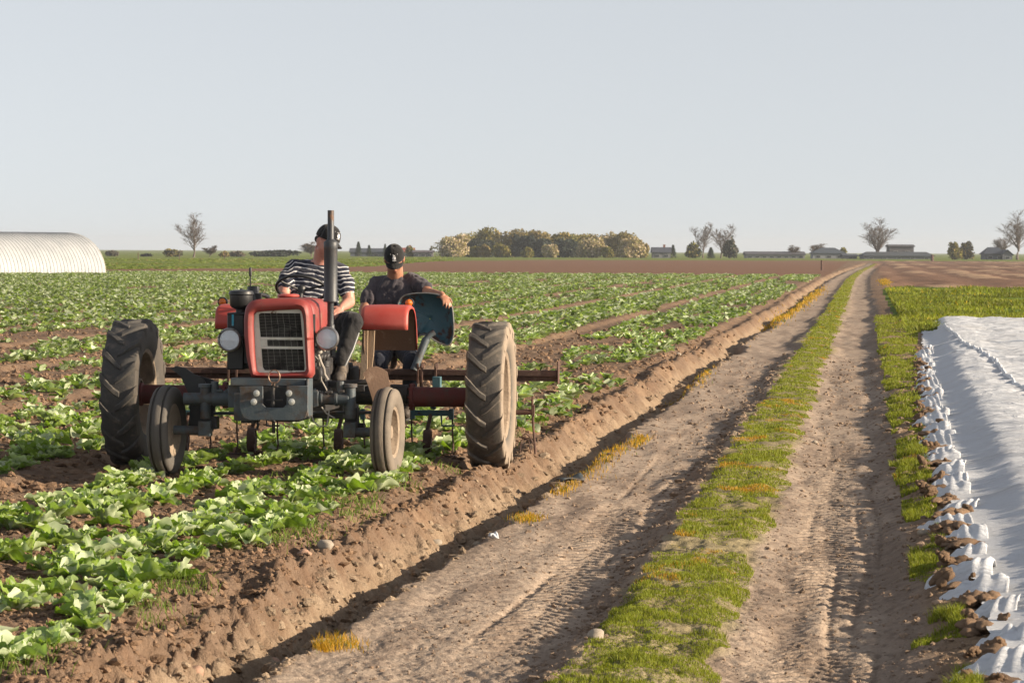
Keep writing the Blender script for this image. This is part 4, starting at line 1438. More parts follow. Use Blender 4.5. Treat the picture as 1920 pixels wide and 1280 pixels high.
os_.lathe([(0, -.03), (.1, -.02), (.18, .0), (.21, .03), (.2, .035), (.17, .012), (.1, -.01), (0, -.02)], (x, 1.38, .965), (0, 0, 1), 28); os_.tube([(x, 1.38, .94), (x, 1.2, .72), (x, .95, .74)], .03, 10)
ipart(os_, "operator_seat", M_BRUST)
ft = MB(); ft.tube([(x - .35, 1.0, .5), (x + .35, 1.0, .5)], .02, 10); ft.tube([(x - .3, .9, .72), (x - .3, 1.0, .5)], .015, 8); ft.tube([(x + .3, .9, .72), (x + .3, 1.0, .5)], .015, 8)
ipart(ft, "foot_rail", M_RUST)


def hoe_unit(px):
    y = .62; x = lx(px, y)
    zb0 = lp(px, 776, y).z
    f = MB()
    f.box((x + .02, y, zb0 + .01), (.36, .035, .05)); f.box((x - .15, y, zb0 - .0), (.04, .05, .09)); f.box((x + .19, y, zb0), (.04, .05, .09))
    f.box((x + .05, y + .1, lp(px, 718, yb).z), (.07, .1, .13)); f.tube([(x + .05, y + .15, lp(px, 715, yb).z), (x + .03, y, zb0 + .05)], .026, 10)
    f.tube([(x + .1, y, zb0), (x + .11, y - .02, zb0 - .1), (x + .22, y, zb0 - .1)], .01, 7)
    u = ipart(f, "hoe_unit", M_BLUEP, bevel=.004)
    r = MB(); r.tube([(x + .01, y, zb0), (x - .01, y - .1, zb0 - .14), (x, y - .12, .2)], .018, 9)
    r.build("wheel_arm", M_RUST, u, off=IO)
    wq = MB(); wq.lathe([(0, -.035), (.03, -.035), (.035, -.02), (.085, -.02), (.1, -.035), (.105, -.03), (.105, .03), (.1, .035), (.085, .02), (.035, .02), (.03, .035), (0, .035)], (x + .0, y - .14, .19), (1, .06, 0), 30)
    wq.build("gauge_wheel", M_RUST, u, off=IO, bevel=.002)
    for dx, zz in ((-.16, .1), (.2, .1)):
        t = MB(); t.tube([(x + dx, y, zb0 + .02), (x + dx, y, zb0 - .15), (x + dx + .01, y - .01, .14), (x + dx, y - .06, .07)], .008, 7); t.box((x + dx, y - .08, .065), (.09, .1, .008))
        t.build("hoe_tine", M_RUST, u, off=IO)
    return u


for q in (806, 640, 478, 352): hoe_unit(q)
sr = MB()
sr.tube([lp(930, 774, .5), lp(1001, 772, .5)], .024, 12); sr.box(lp(1000, 770, .5), (.02, .05, .1))
sr.tube([lp(999, 742, .5), lp(998, 756, .5), lp(1000, 800, .5), lp(1004, 851, .5)], .011, 8)
ipart(sr, "side_marker", M_RUST)
for pp in ([(975, 850), (977, 826), (984, 820), (991, 824), (996, 850)], [(978, 818), (986, 812), (993, 818), (1000, 832)]):
    t = MB(); t.tube([lp(a, b, .45) for a, b in pp], .0055, 6); ipart(t, "spring_tine", M_RUST)
# ------------------------------------------------------------------ people
def skin_mat(name, c1, c2):
    m, nt, p = new_mat(name)
    tc = nd(nt, "ShaderNodeTexCoord")
    f, _ = noise_fac(nt, 9, .35, .7, vec=tc.outputs['Object'])
    nt.links.new(mixc(nt, f, c1, c2), p.inputs["Base Color"])
    p.inputs["Roughness"].default_value = .5
    p.inputs["Subsurface Weight"].default_value = .12
    p.inputs["Subsurface Radius"].default_value = (.01, .004, .002)
    return m


def cloth(name, c1, c2, stripes=None):
    m, nt, p = new_mat(name)
    tc = nd(nt, "ShaderNodeTexCoord")
    f, _ = noise_fac(nt, 5, .35, .7, vec=tc.outputs['Object'])
    c = mixc(nt, f, c1, c2)
    if stripes:
        a = nd(nt, "ShaderNodeAttribute", attribute_name='along')
        n = nd(nt, "ShaderNodeTexNoise"); n.inputs["Scale"].default_value = 9
        nt.links.new(tc.outputs['Object'], n.inputs["Vector"])
        k = nd(nt, "ShaderNodeMath", operation='MULTIPLY_ADD', i_1=.04, i_2=0.0); nt.links.new(n.outputs["Fac"], k.inputs[0])
        s = nd(nt, "ShaderNodeMath", operation='ADD'); nt.links.new(a.outputs["Fac"], s.inputs[0]); nt.links.new(k.outputs[0], s.inputs[1])
        d = nd(nt, "ShaderNodeMath", operation='DIVIDE', i_1=stripes[0]); nt.links.new(s.outputs[0], d.inputs[0])
        fr = nd(nt, "ShaderNodeMath", operation='FRACT'); nt.links.new(d.outputs[0], fr.inputs[0])
        lt = nd(nt, "ShaderNodeMath", operation='LESS_THAN', i_1=stripes[1]); nt.links.new(fr.outputs[0], lt.inputs[0])
        c = mixc(nt, lt.outputs[0], c, stripes[2])
    nt.links.new(c, p.inputs["Base Color"])
    p.inputs["Roughness"].default_value = .9
    p.inputs["Specular IOR Level"].default_value = .2
    p.inputs["Sheen Weight"].default_value = .15
    n = nd(nt, "ShaderNodeTexNoise"); n.inputs["Scale"].default_value = 11; n.inputs["Detail"].default_value = 3; n.inputs["Distortion"].default_value = 1.2
    nt.links.new(tc.outputs['Object'], n.inputs["Vector"])
    b = nd(nt, "ShaderNodeBump"); b.inputs["Strength"].default_value = .5; b.inputs["Distance"].default_value = .03
    nt.links.new(n.outputs["Fac"], b.inputs["Height"]); nt.links.new(b.outputs[0], p.inputs["Normal"])
    return m


M_SKIN = skin_mat("sunburnt_skin", (.50, .25, .185), (.44, .19, .14))
M_SKIN2 = skin_mat("tanned_skin", (.40, .20, .125), (.33, .14, .085))
M_STRIPE = cloth("striped_navy_cotton", (.016, .02, .034), (.03, .032, .046), (.038, .22, (.55, .54, .54)))
M_TEE = cloth("washed_dark_cotton", (.05, .045, .053), (.085, .072, .08))
M_PANTS = cloth("black_trousers", (.016, .016, .018), (.03, .028, .027))
M_PANTS2 = cloth("dark_blue_trousers", (.02, .024, .038), (.035, .038, .05))
M_CAP = cloth("black_cap_cotton", (.012, .012, .013), (.02, .02, .02))
M_EMB = worn("white_embroidery", (.7, .7, .7), None, None, rough=.8, bump=.2)
M_BOOT = worn("dusty_boot_leather", (.045, .036, .03), (.1, .08, .062), (.17, .135, .1), rough=.7, s1=8, s2=10, bump=.25)
M_HAIR = worn("short_dark_hair", (.03, .02, .014), (.05, .035, .025), None, rough=.7, bump=.6, bs=160)


def frame_from(fwd, up):
    f = Vector(fwd).normalized(); r = f.cross(Vector(up)).normalized(); u = r.cross(f)
    return Matrix((r, f, u)).transposed()            # columns: right, forward, up


def head_shapes(mb, c, R, k=1.0, jowl=1.0):
    """Skull, face, nose, ears, chin, in a frame whose +y looks ahead and +z is up."""
    def q(x, y, z): return c + R @ Vector((x, y, z)) * k
    mb.ell(c + R @ Vector((0, -.012, .03)) * k, (.077 * k, .096 * k, .088 * k), R, 24, 16)
    mb.ell(q(0, .022, -.03), (.066 * jowl * k, .07 * k, .085 * k), R, 20, 14)
    mb.ell(q(0, .05, -.085), (.036 * jowl * k, .032 * k, .026 * k), R)
    for s in (-1, 1):
        mb.ell(q(s * .036, .062, -.028), (.026 * k, .02 * k, .026 * k), R)
        mb.ell(q(s * .03, .079, .018), (.026 * k, .012 * k, .009 * k), R)          # brow
        mb.ell(q(s * .030, .071, .004), (.0125 * k, .011 * k, .009 * k), R)        # eye
        mb.ell(q(s * .081, -.01, -.005), (.013 * k, .026 * k, .038 * k), R)
        mb.ell(q(s * .086, -.016, .008), (.012 * k, .016 * k, .018 * k), R)
    mb.tube([q(0, .08, .012), q(0, .094, -.012), q(0, .106, -.032), q(0, .098, -.042), q(0, .08, -.045)], [.008 * k, .011 * k, .016 * k, .014 * k, .006 * k], 10)
    for s in (-1, 1): mb.ell(q(s * .012, .091, -.036), (.010 * k, .012 * k, .009 * k), R)
    mb.ell(q(0, .083, -.060), (.024 * k, .010 * k, .007 * k), R); mb.ell(q(0, .081, -.070), (.02 * k, .010 * k, .007 * k), R)


def face_details(c, R, root, off, k, jowl):
    """Eyes, eyebrows and lips as small pieces on the face."""
    def q(x, y, z): return c + R @ Vector((x, y, z)) * k
    for s in (-1, 1):
        e = MB(); e.ell(q(s * .031, .078, .003), (.011 * k, .007 * k, .005 * k), R, 10, 6); e.build("eye", M_HAIR, root, off=off)
        b = MB(); b.tube([q(s * .014, .089, .018), q(s * .03, .089, .022), q(s * .047, .076, .018)], [.004 * k, .005 * k, .003 * k], 6); b.build("eyebrow", M_HAIR, root, off=off)
    m = MB(); m.ell(q(0, .088, -.064), (.022 * k, .008 * k, .006 * k), R, 12, 6); m.build("lips", M_LIP, root, off=off)


M_LIP = skin_mat("lip_skin", (.30, .10, .08), (.25, .08, .065))


def cap_on(c, R, root, off, k=1.0, emb_up=.5):
    mb = MB(); prof = []
    rows = []
    n = 36
    for j, ph in enumerate(np.radians(np.linspace(-4, 86, 12))):
        row = []
        for i in range(n):
            t = 2 * math.pi * i / n
            ry = .105 if math.sin(t) < 0 else .103
            p = Vector((.088 * math.cos(t) * math.cos(ph) ** .8, ry * math.sin(t) * math.cos(ph) ** .8 - .006, .105 * math.sin(ph)))
            row.append(c + R @ (p + Vector((0, 0, .028))) * k)
        rows.append(row + [row[0]])
    mb.sheet(rows)
    o = mb.build("cap", M_CAP, root, off=off, solid=.005, angle=80)
    br = MB(); rows = []
    for v in np.linspace(0, 1, 7):
        row = []
        for t in np.linspace(-1, 1, 17):
            x = .080 * t * (1 - .12 * v)
            y = .098 * math.sqrt(max(0, 1 - (t * .9) ** 2)) + v * .062 * (1 - .55 * abs(t) ** 2.5)
            z = .020 - .022 * t * t - v * .018 * (1 - .2 * t * t) - v * .014 * t * t
            row.append(c + R @ Vector((x, y - .004, z)) * k)
        rows.append(row)
    br.sheet(rows)
    br.build("brim", M_CAP, o, off=off, solid=.005, angle=80)
    # white embroidered crest on the front: a little crowned shield with a bar of lettering under it
    e = MB()

    def on(x, zz):
        ph = math.asin(min(.98, zz / .105))
        yy = .103 * math.cos(ph) ** .8 * math.sqrt(max(0, 1 - (x / (.088 * math.cos(ph) ** .8 + 1e-6)) ** 2))
        return c + R @ Vector((x, yy - .0, zz + .028)) * k
    for x, zz, r in ((0, .050, .010), (-.008, .056, .006), (.008, .056, .006), (-.011, .047, .005), (.011, .047, .005), (0, .038, .009), (-.006, .069, .004), (.007, .072, .004), (0, .066, .004), (-.010, .04, .004), (.010, .04, .004)):
        e.ell(on(x, zz), (r * k, .004, r * k), R, 10, 6)
    for x in (-.014, -.007, 0, .007, .014): e.ell(on(x, .026), (.0026 * k, .004, .0045 * k), R, 8, 5)
    for x, zz in ((-.03, .075), (.03, .075)): e.ell(on(x, zz), (.003, .003, .003), R, 8, 5)
    e.build("cap_emblem", M_EMB, o, off=off)
    return o


def hand_shapes(mb, wrist, fwd, back, k=1.0, curl=.5, thumb=1, spread=.10):
    """Palm, four separate bent fingers of unequal length and a thumb from the palm's side.
    fwd: wrist to knuckles; back: out of the back of the hand; thumb: +1/-1 = which side."""
    f = Vector(fwd).normalized(); b = Vector(back); b = (b - f * b.dot(f)).normalized(); s = f.cross(b) * thumb
    W = Vector(wrist)
    R = Matrix((s, f, b)).transposed()
    mb.ell(W + f * .048 * k, (.041 * k, .054 * k, .016 * k), R, 16, 10)
    mb.ell(W + f * .03 * k + s * .02 * k - b * .006 * k, (.02 * k, .032 * k, .016 * k), R, 12, 8)
    mb.tube([W - f * .03 * k, W, W + f * .03 * k], [.026 * k, .025 * k, .028 * k], 12)
    for i, (ox, ln) in enumerate(((.030, .070), (.0105, .079), (-.0095, .074), (-.028, .058))):
        base = W + f * (.086 - .006 * abs(i - 1.2)) * k + s * ox * k
        d = (f + s * (ox * spread * 30)).normalized()
        a = curl * (.85 + .12 * i)
        pts = [base - f * .012 * k]; p = base.copy(); pts.append(p.copy())
        for seg, fr_ in ((0, .42), (1, .33), (2, .25)):
            ang = a * (.45 + .55 * seg)
            dd = d * math.cos(ang) - b * math.sin(ang)
            p = p + dd * ln * fr_ * k; pts.append(p.copy())
        mb.caps(pts, [.0095 * k, .0095 * k, .0088 * k, .008 * k, .0066 * k], 10)
    t0 = W + f * .02 * k + s * .033 * k - b * .005 * k
    t1 = t0 + (f * .6 + s * .7 - b * .25).normalized() * .042 * k
    t2 = t1 + (f * .9 + s * .15 - b * .5).normalized() * .034 * k
    mb.caps([t0, t1, t2], [.0135 * k, .0105 * k, .008 * k], 10)


def along(o, fn):
    a = o.data.attributes.new('along', 'FLOAT', 'POINT')
    a.data.foreach_set('value', np.array([fn(v.co) for v in o.data.vertices], np.float32))


def loft(mb, rows, n=32):
    """Stack of ellipses (centre, half-width x, half-depth y, tilt of the ring about y, about x) closed at both ends."""
    R_ = []
    for c, a, b, *tl in rows:
        t = tl[0] if tl else 0; t2 = tl[1] if len(tl) > 1 else 0
        M = Matrix.Rotation(t, 3, 'Y') @ Matrix.Rotation(t2, 3, 'X')
        R_.append([Vector(c) + M @ Vector((a * math.copysign(abs(math.cos(w)) ** .85, math.cos(w)), b * math.copysign(abs(math.sin(w)) ** .85, math.sin(w)), 0)) for w in [2 * math.pi * k / n for k in range(n)]])
    b0 = len(mb.v)
    mb.sheet([r + [r[0]] for r in R_])
    m = n + 1
    mb.v.append(Vector(rows[0][0])); mb.v.append(Vector(rows[-1][0])); e0 = len(mb.v) - 2
    for k in range(n):
        mb.f.append([e0, b0 + k + 1, b0 + k]); q = b0 + (len(rows) - 1) * m; mb.f.append([e0 + 1, q + k, q + k + 1])
    # weld the seam
    bm = bmesh.new(); me = bpy.data.meshes.new("t"); me.from_pydata([tuple(p) for p in mb.v], [], mb.f); bm.from_mesh(me)
    bmesh.ops.remove_doubles(bm, verts=bm.verts, dist=1e-5)
    mb.v = [v.co.copy() for v in bm.verts]; mb.f = [[q.index for q in f.verts] for f in bm.faces]
    bm.free(); bpy.data.meshes.remove(me)
    return mb


def join(*mbs):
    o = MB()
    for m in mbs: o.add(m.v, m.f)
    return o


def boot(name, ankle, toe, up, root, off):
    a, t = Vector(ankle), Vector(toe)
    d = (t - a); d.normalize(); u = Vector(up).normalized()
    heel = a - d * .05 - u * .085
    m = MB()
    m.caps([a + u * .06, a - u * .02, a - u * .05], [.054, .055, .056], 16)
    m.caps([heel + u * .04, a + d * .05 - u * .05, a + d * .13 - u * .068, t - u * .0 - u * .03], [.045, .05, .05, .045], 16)
    b = blob(name, m, .008, M_BOOT, root, off, 5)
    # sole
    s = MB(); side = d.cross(u).normalized()
    rows = []
    pts = []
    L = (t - heel).dot(d) + .05
    for k in range(24):
        w = 2 * math.pi * k / 24
        x = math.cos(w); y = math.sin(w)
        wid = .047 - .008 * (x < -.3) + .004 * (x > .2)
        pts.append(heel + d * (L * .5 - .04 + x * L * .54) + side * y * wid - u * .012)
    s.prism(pts, u * .022)
    s.build("sole", M_DARK, b, off=off, bevel=.004)
    return b


# --- the driver
seat0 = Vector((NC[0] + .05, -.12, 1.06))
DM = TM @ Matrix.Translation(seat0)
drv = empty("person", DM, "person in a striped T-shirt and black cap sitting at the tractor's steering wheel", "person")
off = seat0
hc = lp(613, 455, -.12)
Rh = frame_from((.78, -.56, -.34), (.22, .02, 1))
neck = lp(603, 487, -.06); chest = lp(588, 530, -.04); pel = lp(588, 600, -.06)
shL, shR = lp(548, 505, -.06), lp(640, 512, -.08)
elL, wrL = lp(531, 556, -.22), lp(541, 566, -.55)
elR, wrR = lp(655, 566, -.16), lp(640, 577, -.40)
body = MB()
head_shapes(body, hc, Rh, 1.08, 1.30)
body.tube([neck + Vector((-.005, .01, -.06)), neck + Vector((0, .0, .0)), hc + Rh @ Vector((0, -.02, -.05))], [.085, .074, .072], 16)
body.ell(hc + Rh @ Vector((0, .03, -.095)), (.055, .05, .035), Rh)
trunk = [(pel + Vector((0, 0, -.06)), .185, .14), (pel + Vector((0, 0, .05)), .195, .155), (lp(588, 562, -.08), .195, .165), (chest, .195, .145), (lp(592, 508, -.03), .19, .12), (lp(597, 494, -.02), .13, .085), (lp(600, 488, -.02), .075, .065)]
tm = loft(MB(), trunk)
arms = MB()
arms.caps([shL, (shL + elL) / 2 + Vector((-.01, 0, 0)), elL], [.07, .062, .052]); arms.caps([elL, (elL + wrL) / 2, wrL], [.05, .046, .032])
arms.caps([shR, (shR + elR) / 2 + Vector((.01, 0, 0)), elR], [.07, .06, .05]); arms.caps([elR, (elR * .55 + wrR * .45), wrR], [.05, .047, .031])
hd = MB()
hand_shapes(hd, wrR, (lp(631, 588, -.50) - wrR), Vector((.35, -.75, .55)), 1.0, .55, thumb=1)
hand_shapes(hd, wrL, Vector((.35, -.6, .1)), Vector((-.3, -.2, 1)), 1.0, 1.3, thumb=1)
legs = MB()
hipR, hipL = pel + Vector((.10, -.03, -.03)), pel + Vector((-.10, -.03, -.03))
knR, anR = lp(662, 603, -.58), lp(640, 680, -.72)
knL, anL = lp(520, 612, -.50), lp(515, 690, -.62)
for h_, k_, a_ in ((hipR, knR, anR), (hipL, knL, anL)):
    legs.caps([h_, (h_ + k_) / 2, k_], [.10, .088, .068]); legs.caps([k_, k_ * .6 + a_ * .4 + Vector((0, .02, 0)), a_], [.064, .06, .043])
body = join(body, tm, arms, hd, legs)
blob("body", body, .0065, M_SKIN, drv, off, 4)
ht = MB()
for s in (-1, 1): ht.ell(hc + Rh @ Vector((s * .074, -.03, .015)), (.012, .045, .022), Rh)
ht.ell(hc + Rh @ Vector((0, -.095, .0)), (.06, .022, .04), Rh)
blob("hair", ht, .006, M_HAIR, drv, off, 3)
face_details(hc, Rh, drv, off, 1.08, 1.3)
cap_on(hc + Rh @ Vector((0, 0, .012)), Rh, drv, off, 1.08)
# T-shirt: trunk and two short sleeves grown slightly over the body
sh = loft(MB(), [(pel + Vector((0, -.01, -.03)), .21, .165), (pel + Vector((0, -.01, .06)), .215, .18), (lp(588, 562, -.08), .213, .19), (chest, .208, .165), (lp(592, 509, -.03), .2, .138), (lp(596, 496, -.02), .145, .10), (lp(599, 490.5, -.025), .098, .083)])
sl_ = MB()
sl_.caps([shL + Vector((.03, 0, .01)), (shL * .62 + elL * .38) + Vector((-.014, 0, 0)), shL * .42 + elL * .58], [.08, .083, .08]); sl_.caps([shR + Vector((-.03, 0, .01)), (shR * .62 + elR * .38) + Vector((.012, 0, 0)), shR * .42 + elR * .58], [.08, .08, .076])
sl_.caps([neck + Vector((-.07, .05, -.06)), shL + Vector((.01, 0, .012))], [.068, .076]); sl_.caps([neck + Vector((.06, .05, -.07)), shR + Vector((-.01, 0, .012))], [.068, .076])
shirt = blob("striped_shirt", join(sh, sl_), .009, M_STRIPE, drv, off, 6, fold=.011, fscale=(9, 9, 14))


def stripe(co):
    p = co + off
    best = p.z + .045 * math.sin((p.x - NC[0] - .05) * 5)
    for S, E in ((shL, elL), (shR, elR)):
        ax_ = (E - S); L = ax_.length; ax_ = ax_ / L
        t = (p - S).dot(ax_); r = ((p - S) - ax_ * t).length
        outside = (p.x - S.x) * (1 if S is shR else -1)
        w = min(1, max(0, (outside + .03) / .05)) * (1 if t > -.05 else 0)
        best = best * (1 - w) + (S.z + .05 - t) * w
    return best


along(shirt, stripe)
tr = MB()
for h_, k_, a_ in ((hipR, knR, anR), (hipL, knL, anL)):
    tr.caps([h_, (h_ + k_) / 2, k_], [.118, .105, .086]); tr.caps([k_, k_ * .6 + a_ * .4 + Vector((0, .02, 0)), a_ + Vector((0, 0, .02))], [.083, .078, .062])
tr = join(tr, loft(MB(), [(pel + Vector((0, 0, -.10)), .18, .15), (pel + Vector((0, 0, -.03)), .2, .165), (pel + Vector((0, 0, .06)), .2, .165)]))
blob("trousers", tr, .01, M_PANTS, drv, off, 6, fold=.010, fscale=(10, 10, 8))
boot("boot", anR + Vector((0, .02, -.01)), lp(633, 703, -.98) , (0, -.25, 1), drv, off)
boot("boot", anL + Vector((0, .02, -.01)), lp(513, 712, -.86), (0, -.2, 1), drv, off)

# --- the second man on the implement
seat1 = Vector((lx(740, 1.35), 1.36, .97))
PM = TM @ Matrix.Translation(seat1)
hel = empty("person", PM, "person in a dark T-shirt behind the tractor, head bowed, hand on the blue seat", "person")
off = seat1
hc = lp(739.5, 487, 1.17)
Rh = frame_from((.12, -.78, -.58), (.03, -.5, .8))
neck = lp(741, 518, 1.3); pel = lp(741, 648, 1.36); chest = lp(739, 562, 1.33)
shL, shR = lp(703, 533, 1.34), lp(779, 528, 1.32)
elL, wrL = lp(681, 582, 1.2), lp(692, 628, 1.02)
elR, wrR = lp(806, 549, 1.16), lp(829, 553, .985)
body = MB()
head_shapes(body, hc, Rh, .98, .98)
body.tube([neck + Vector((0, .06, -.06)), neck + Vector((0, .01, .0)), hc + Rh @ Vector((0, -.03, -.03))], [.085, .074, .068], 16)
trunk = [(pel + Vector((0, 0, -.06)), .165, .125), (pel + Vector((0, 0, .05)), .17, .125), (lp(739, 595, 1.36), .168, .12), (chest, .178, .118), (lp(741, 535, 1.33), .178, .105), (lp(741, 522, 1.34), .12, .08), (lp(741, 517, 1.34), .07, .06)]
arms = MB()
arms.caps([shL, (shL + elL) / 2, elL], [.06, .05, .043]); arms.caps([elL, (elL * .55 + wrL * .45), wrL], [.042, .04, .028])
arms.caps([shR, (shR + elR) / 2, elR], [.06, .05, .043]); arms.caps([elR, (elR * .55 + wrR * .45), wrR], [.043, .04, .029])
hd = MB()
hand_shapes(hd, wrR, (lp(840, 568, .895) - wrR), Vector((.35, -.55, .75)), 1.02, .75, thumb=-1)
hand_shapes(hd, wrL, Vector((.2, -.5, -.6)), Vector((-.5, -.5, .5)), 1.0, .4, thumb=1)
legs = MB()
hipR, hipL = pel + Vector((.09, -.04, -.03)), pel + Vector((-.09, -.04, -.03))
knR, anR = lp(772, 676, .97), lp(766, 752, 1.02)
knL, anL = lp(712, 676, .97), lp(712, 752, 1.02)
for h_, k_, a_ in ((hipR, knR, anR), (hipL, knL, anL)):
    legs.caps([h_, (h_ + k_) / 2, k_], [.085, .075, .058]); legs.caps([k_, k_ * .6 + a_ * .4, a_], [.056, .052, .038])
blob("body", join(body, loft(MB(), trunk), arms, hd, legs), .0065, M_SKIN2, hel, off, 4)
ht = MB()
for s in (-1, 1): ht.ell(hc + Rh @ Vector((s * .073, -.03, .01)), (.011, .042, .022), Rh)
ht.ell(hc + Rh @ Vector((0, -.09, -.005)), (.06, .022, .04), Rh)
blob("hair", ht, .006, M_HAIR, hel, off, 3)
face_details(hc, Rh, hel, off, .98, .98)
cap_on(hc + Rh @ Vector((0, 0, .008)), Rh, hel, off, 1.0)
sh = loft(MB(), [(pel + Vector((0, 0, -.02)), .185, .145), (pel + Vector((0, 0, .06)), .188, .145), (lp(739, 595, 1.36), .186, .142), (chest, .194, .138), (lp(741, 536, 1.33), .19, .122), (lp(741, 523, 1.34), .135, .095), (lp(741, 519, 1.335), .092, .078)])
sl_ = MB()
sl_.caps([shL + Vector((.03, 0, .01)), (shL * .62 + elL * .38) + Vector((-.01, 0, 0)), shL * .40 + elL * .60], [.07, .073, .07]); sl_.caps([shR + Vector((-.03, 0, .01)), (shR * .6 + elR * .4) + Vector((.0, 0, 0)), shR * .42 + elR * .58], [.072, .073, .066])
sl_.caps([neck + Vector((-.06, .05, -.045)), shL + Vector((.01, 0, .015))], [.062, .066]); sl_.caps([neck + Vector((.06, .05, -.045)), shR + Vector((-.01, 0, .012))], [.062, .066])
blob("dark_shirt", join(sh, sl_), .009, M_TEE, hel, off, 6, fold=.017, fscale=(11, 11, 6))
tr = MB()
for h_, k_, a_ in ((hipR, knR, anR), (hipL, knL, anL)):
    tr.caps([h_, (h_ + k_) / 2, k_], [.1, .092, .074]); tr.caps([k_, k_ * .6 + a_ * .4, a_ + Vector((0, 0, .02))], [.073, .07, .055])
tr = join(tr, loft(MB(), [(pel + Vector((0, 0, -.09)), .16, .13), (pel + Vector((0, 0, -.02)), .175, .145), (pel + Vector((0, 0, .06)), .175, .14)]))
blob("trousers", tr, .01, M_PANTS2, hel, off, 6, fold=.010, fscale=(10, 10, 8))
boot("boot", anR + Vector((0, .02, -.01)), anR + Vector((0, -.2, -.07)), (0, -.1, 1), hel, off)
boot("boot", anL + Vector((0, .02, -.01)), anL + Vector((0, -.2, -.07)), (0, -.1, 1), hel, off)
# ------------------------------------------------------------------ white fleece over the neighbouring beds
def fleece_mat():
    m, nt, p = new_mat("crop_fleece")
    tc = nd(nt, "ShaderNodeTexCoord")
    mp = nd(nt, "ShaderNodeMapping"); mp.inputs["Scale"].default_value = (1.0, 4.0, 1); mp.inputs["Rotation"].default_value = (0, 0, .15)
    nt.links.new(tc.outputs['Object'], mp.inputs[0])
    n = nd(nt, "ShaderNodeTexNoise"); n.inputs["Scale"].default_value = 5.0; n.inputs["Detail"].default_value = 8; n.inputs["Roughness"].default_value = .62; n.inputs["Distortion"].default_value = .8
    nt.links.new(mp.outputs[0], n.inputs["Vector"])
    f, _ = noise_fac(nt, 1.3, .45, .75, detail=6, vec=tc.outputs['Object'])
    nt.links.new(mixc(nt, f, (.78, .81, .86), (.70, .71, .73)), p.inputs["Base Color"])
    p.inputs["Roughness"].default_value = .75
    b = nd(nt, "ShaderNodeBump"); b.inputs["Strength"].default_value = .8; b.inputs["Distance"].default_value = .06
    nt.links.new(n.outputs["Fac"], b.inputs["Height"]); nt.links.new(b.outputs[0], p.inputs["Normal"])
    tr = nd(nt, "ShaderNodeBsdfTranslucent"); tr.inputs[0].default_value = (.7, .72, .74, 1)
    mx = nd(nt, "ShaderNodeMixShader"); mx.inputs[0].default_value = .22
    nt.links.new(p.outputs[0], mx.inputs[1]); nt.links.new(tr.outputs[0], mx.inputs[2])
    nt.links.new(mx.outputs[0], nt.nodes["Material Output"].inputs[0])
    return m


M_FLEECE = fleece_mat()
YA, YB = 11.6, 84.0


def fleece_z(X, Y):
    e = fleece_edge(Y)
    s = X - e
    z = .04 + .11 * sst(.05, .6, s)
    z = z - .02 * np.exp(-((s - 1.35) / .3) ** 2) + .008 * np.sin(s * 2.2)
    z = z + .025 * (rvn(X * 1.1, Y * .9, 201) - .5) * sst(.1, .5, s)
    w = rvn(X * 1.2 + .25 * Y, Y * 4.5, 202); w2 = rvn(X * 3, Y * 11, 203)
    z = z + (.04 * sst(.15, .9, s) * (1 - np.abs(2 * w - 1)) + .03 * (1 - np.abs(2 * w2 - 1)) * sst(.15, .6, s) - .03) * sst(.05, .4, s) * np.clip(Y / 26, .7, 1.6)
    for yy, a, wd in ((26.6, -.08, .5), (54.5, .03, .3), (61, -.03, .5), (21.6, -.025, .4), (72, .09, 2.2), (77, -.03, .7)):   # where sheets meet or sag
        z = z + a * np.exp(-((Y - yy + .5 * np.sin(X)) / wd) ** 2) * sst(.1, .5, s)
    fan = np.exp(-((Y - 26.6) / 1.2) ** 2) * .03 * np.sin(Y * 26 + X * 3) * sst(.2, .6, s)
    z = z + fan
    return np.maximum(z, .02)


# sheet
ys = np.concatenate([np.linspace(YA, 40, 700), np.linspace(40.1, YB, 320)])
ss = np.concatenate([np.linspace(0, 1.6, 62), np.linspace(1.64, 6, 80), np.linspace(6.2, 13, 40)])
S_, Y_ = np.meshgrid(ss, ys)
E_ = fleece_edge(Y_) + .06 * (rvn(Y_ * 2.3, Y_ * 0, 204) - .5) + .05 * (rvn(Y_ * 7, Y_ * 0, 205) - .5)
X_ = E_ + S_
YY = Y_ + .35 * (rvn(X_ * .4, X_ * 0 + 2, 206) - .5) * (Y_ > 80)
fl = empty("fleece_cover", Matrix.Translation((1.2, YA, 0)), "long white crop fleece sheet covering the bed to the right of the track", "crop cover")
OF = Vector((1.2, YA, 0))
Zf = fleece_z(X_.ravel(), Y_.ravel())
V = np.stack([X_.ravel(), YY.ravel(), Zf], 1) - np.array(OF)
n1, n2 = len(ys), len(ss)
ii = (np.arange(n1 - 1)[:, None] * n2 + np.arange(n2 - 1)[None]).ravel()
np_mesh("sheet", V, np.stack([ii, ii + 1, ii + n2 + 1, ii + n2], 1), M_FLEECE, parent=fl)
# a cord-like fold along the bed and two across it
cd_ = MB()
yy = np.linspace(30, 76, 130); xx = 1.98 - .22 * sst(45, 75, yy) + .05 * np.sin(yy * .4)
zz = fleece_z(xx, yy) + .02
cd_.tube([Vector((a, b, c)) - OF for a, b, c in zip(xx, yy, zz)], .028, 8)
cd_.build("lengthwise_fold", M_FLEECE, fl)
for y0, x1 in ((54.8, 9.5), (61.5, 9.5)):
    t = MB(); xx = np.linspace(fleece_edge(np.array(y0)) + .1, x1, 80); yq = y0 + .1 * np.sin(xx * 1.3)
    zz = fleece_z(xx, yq) + .012
    t.tube([Vector((a, b, c)) - OF for a, b, c in zip(xx, yq, zz)], .022, 7); t.build("crosswise_fold", M_FLEECE, fl)
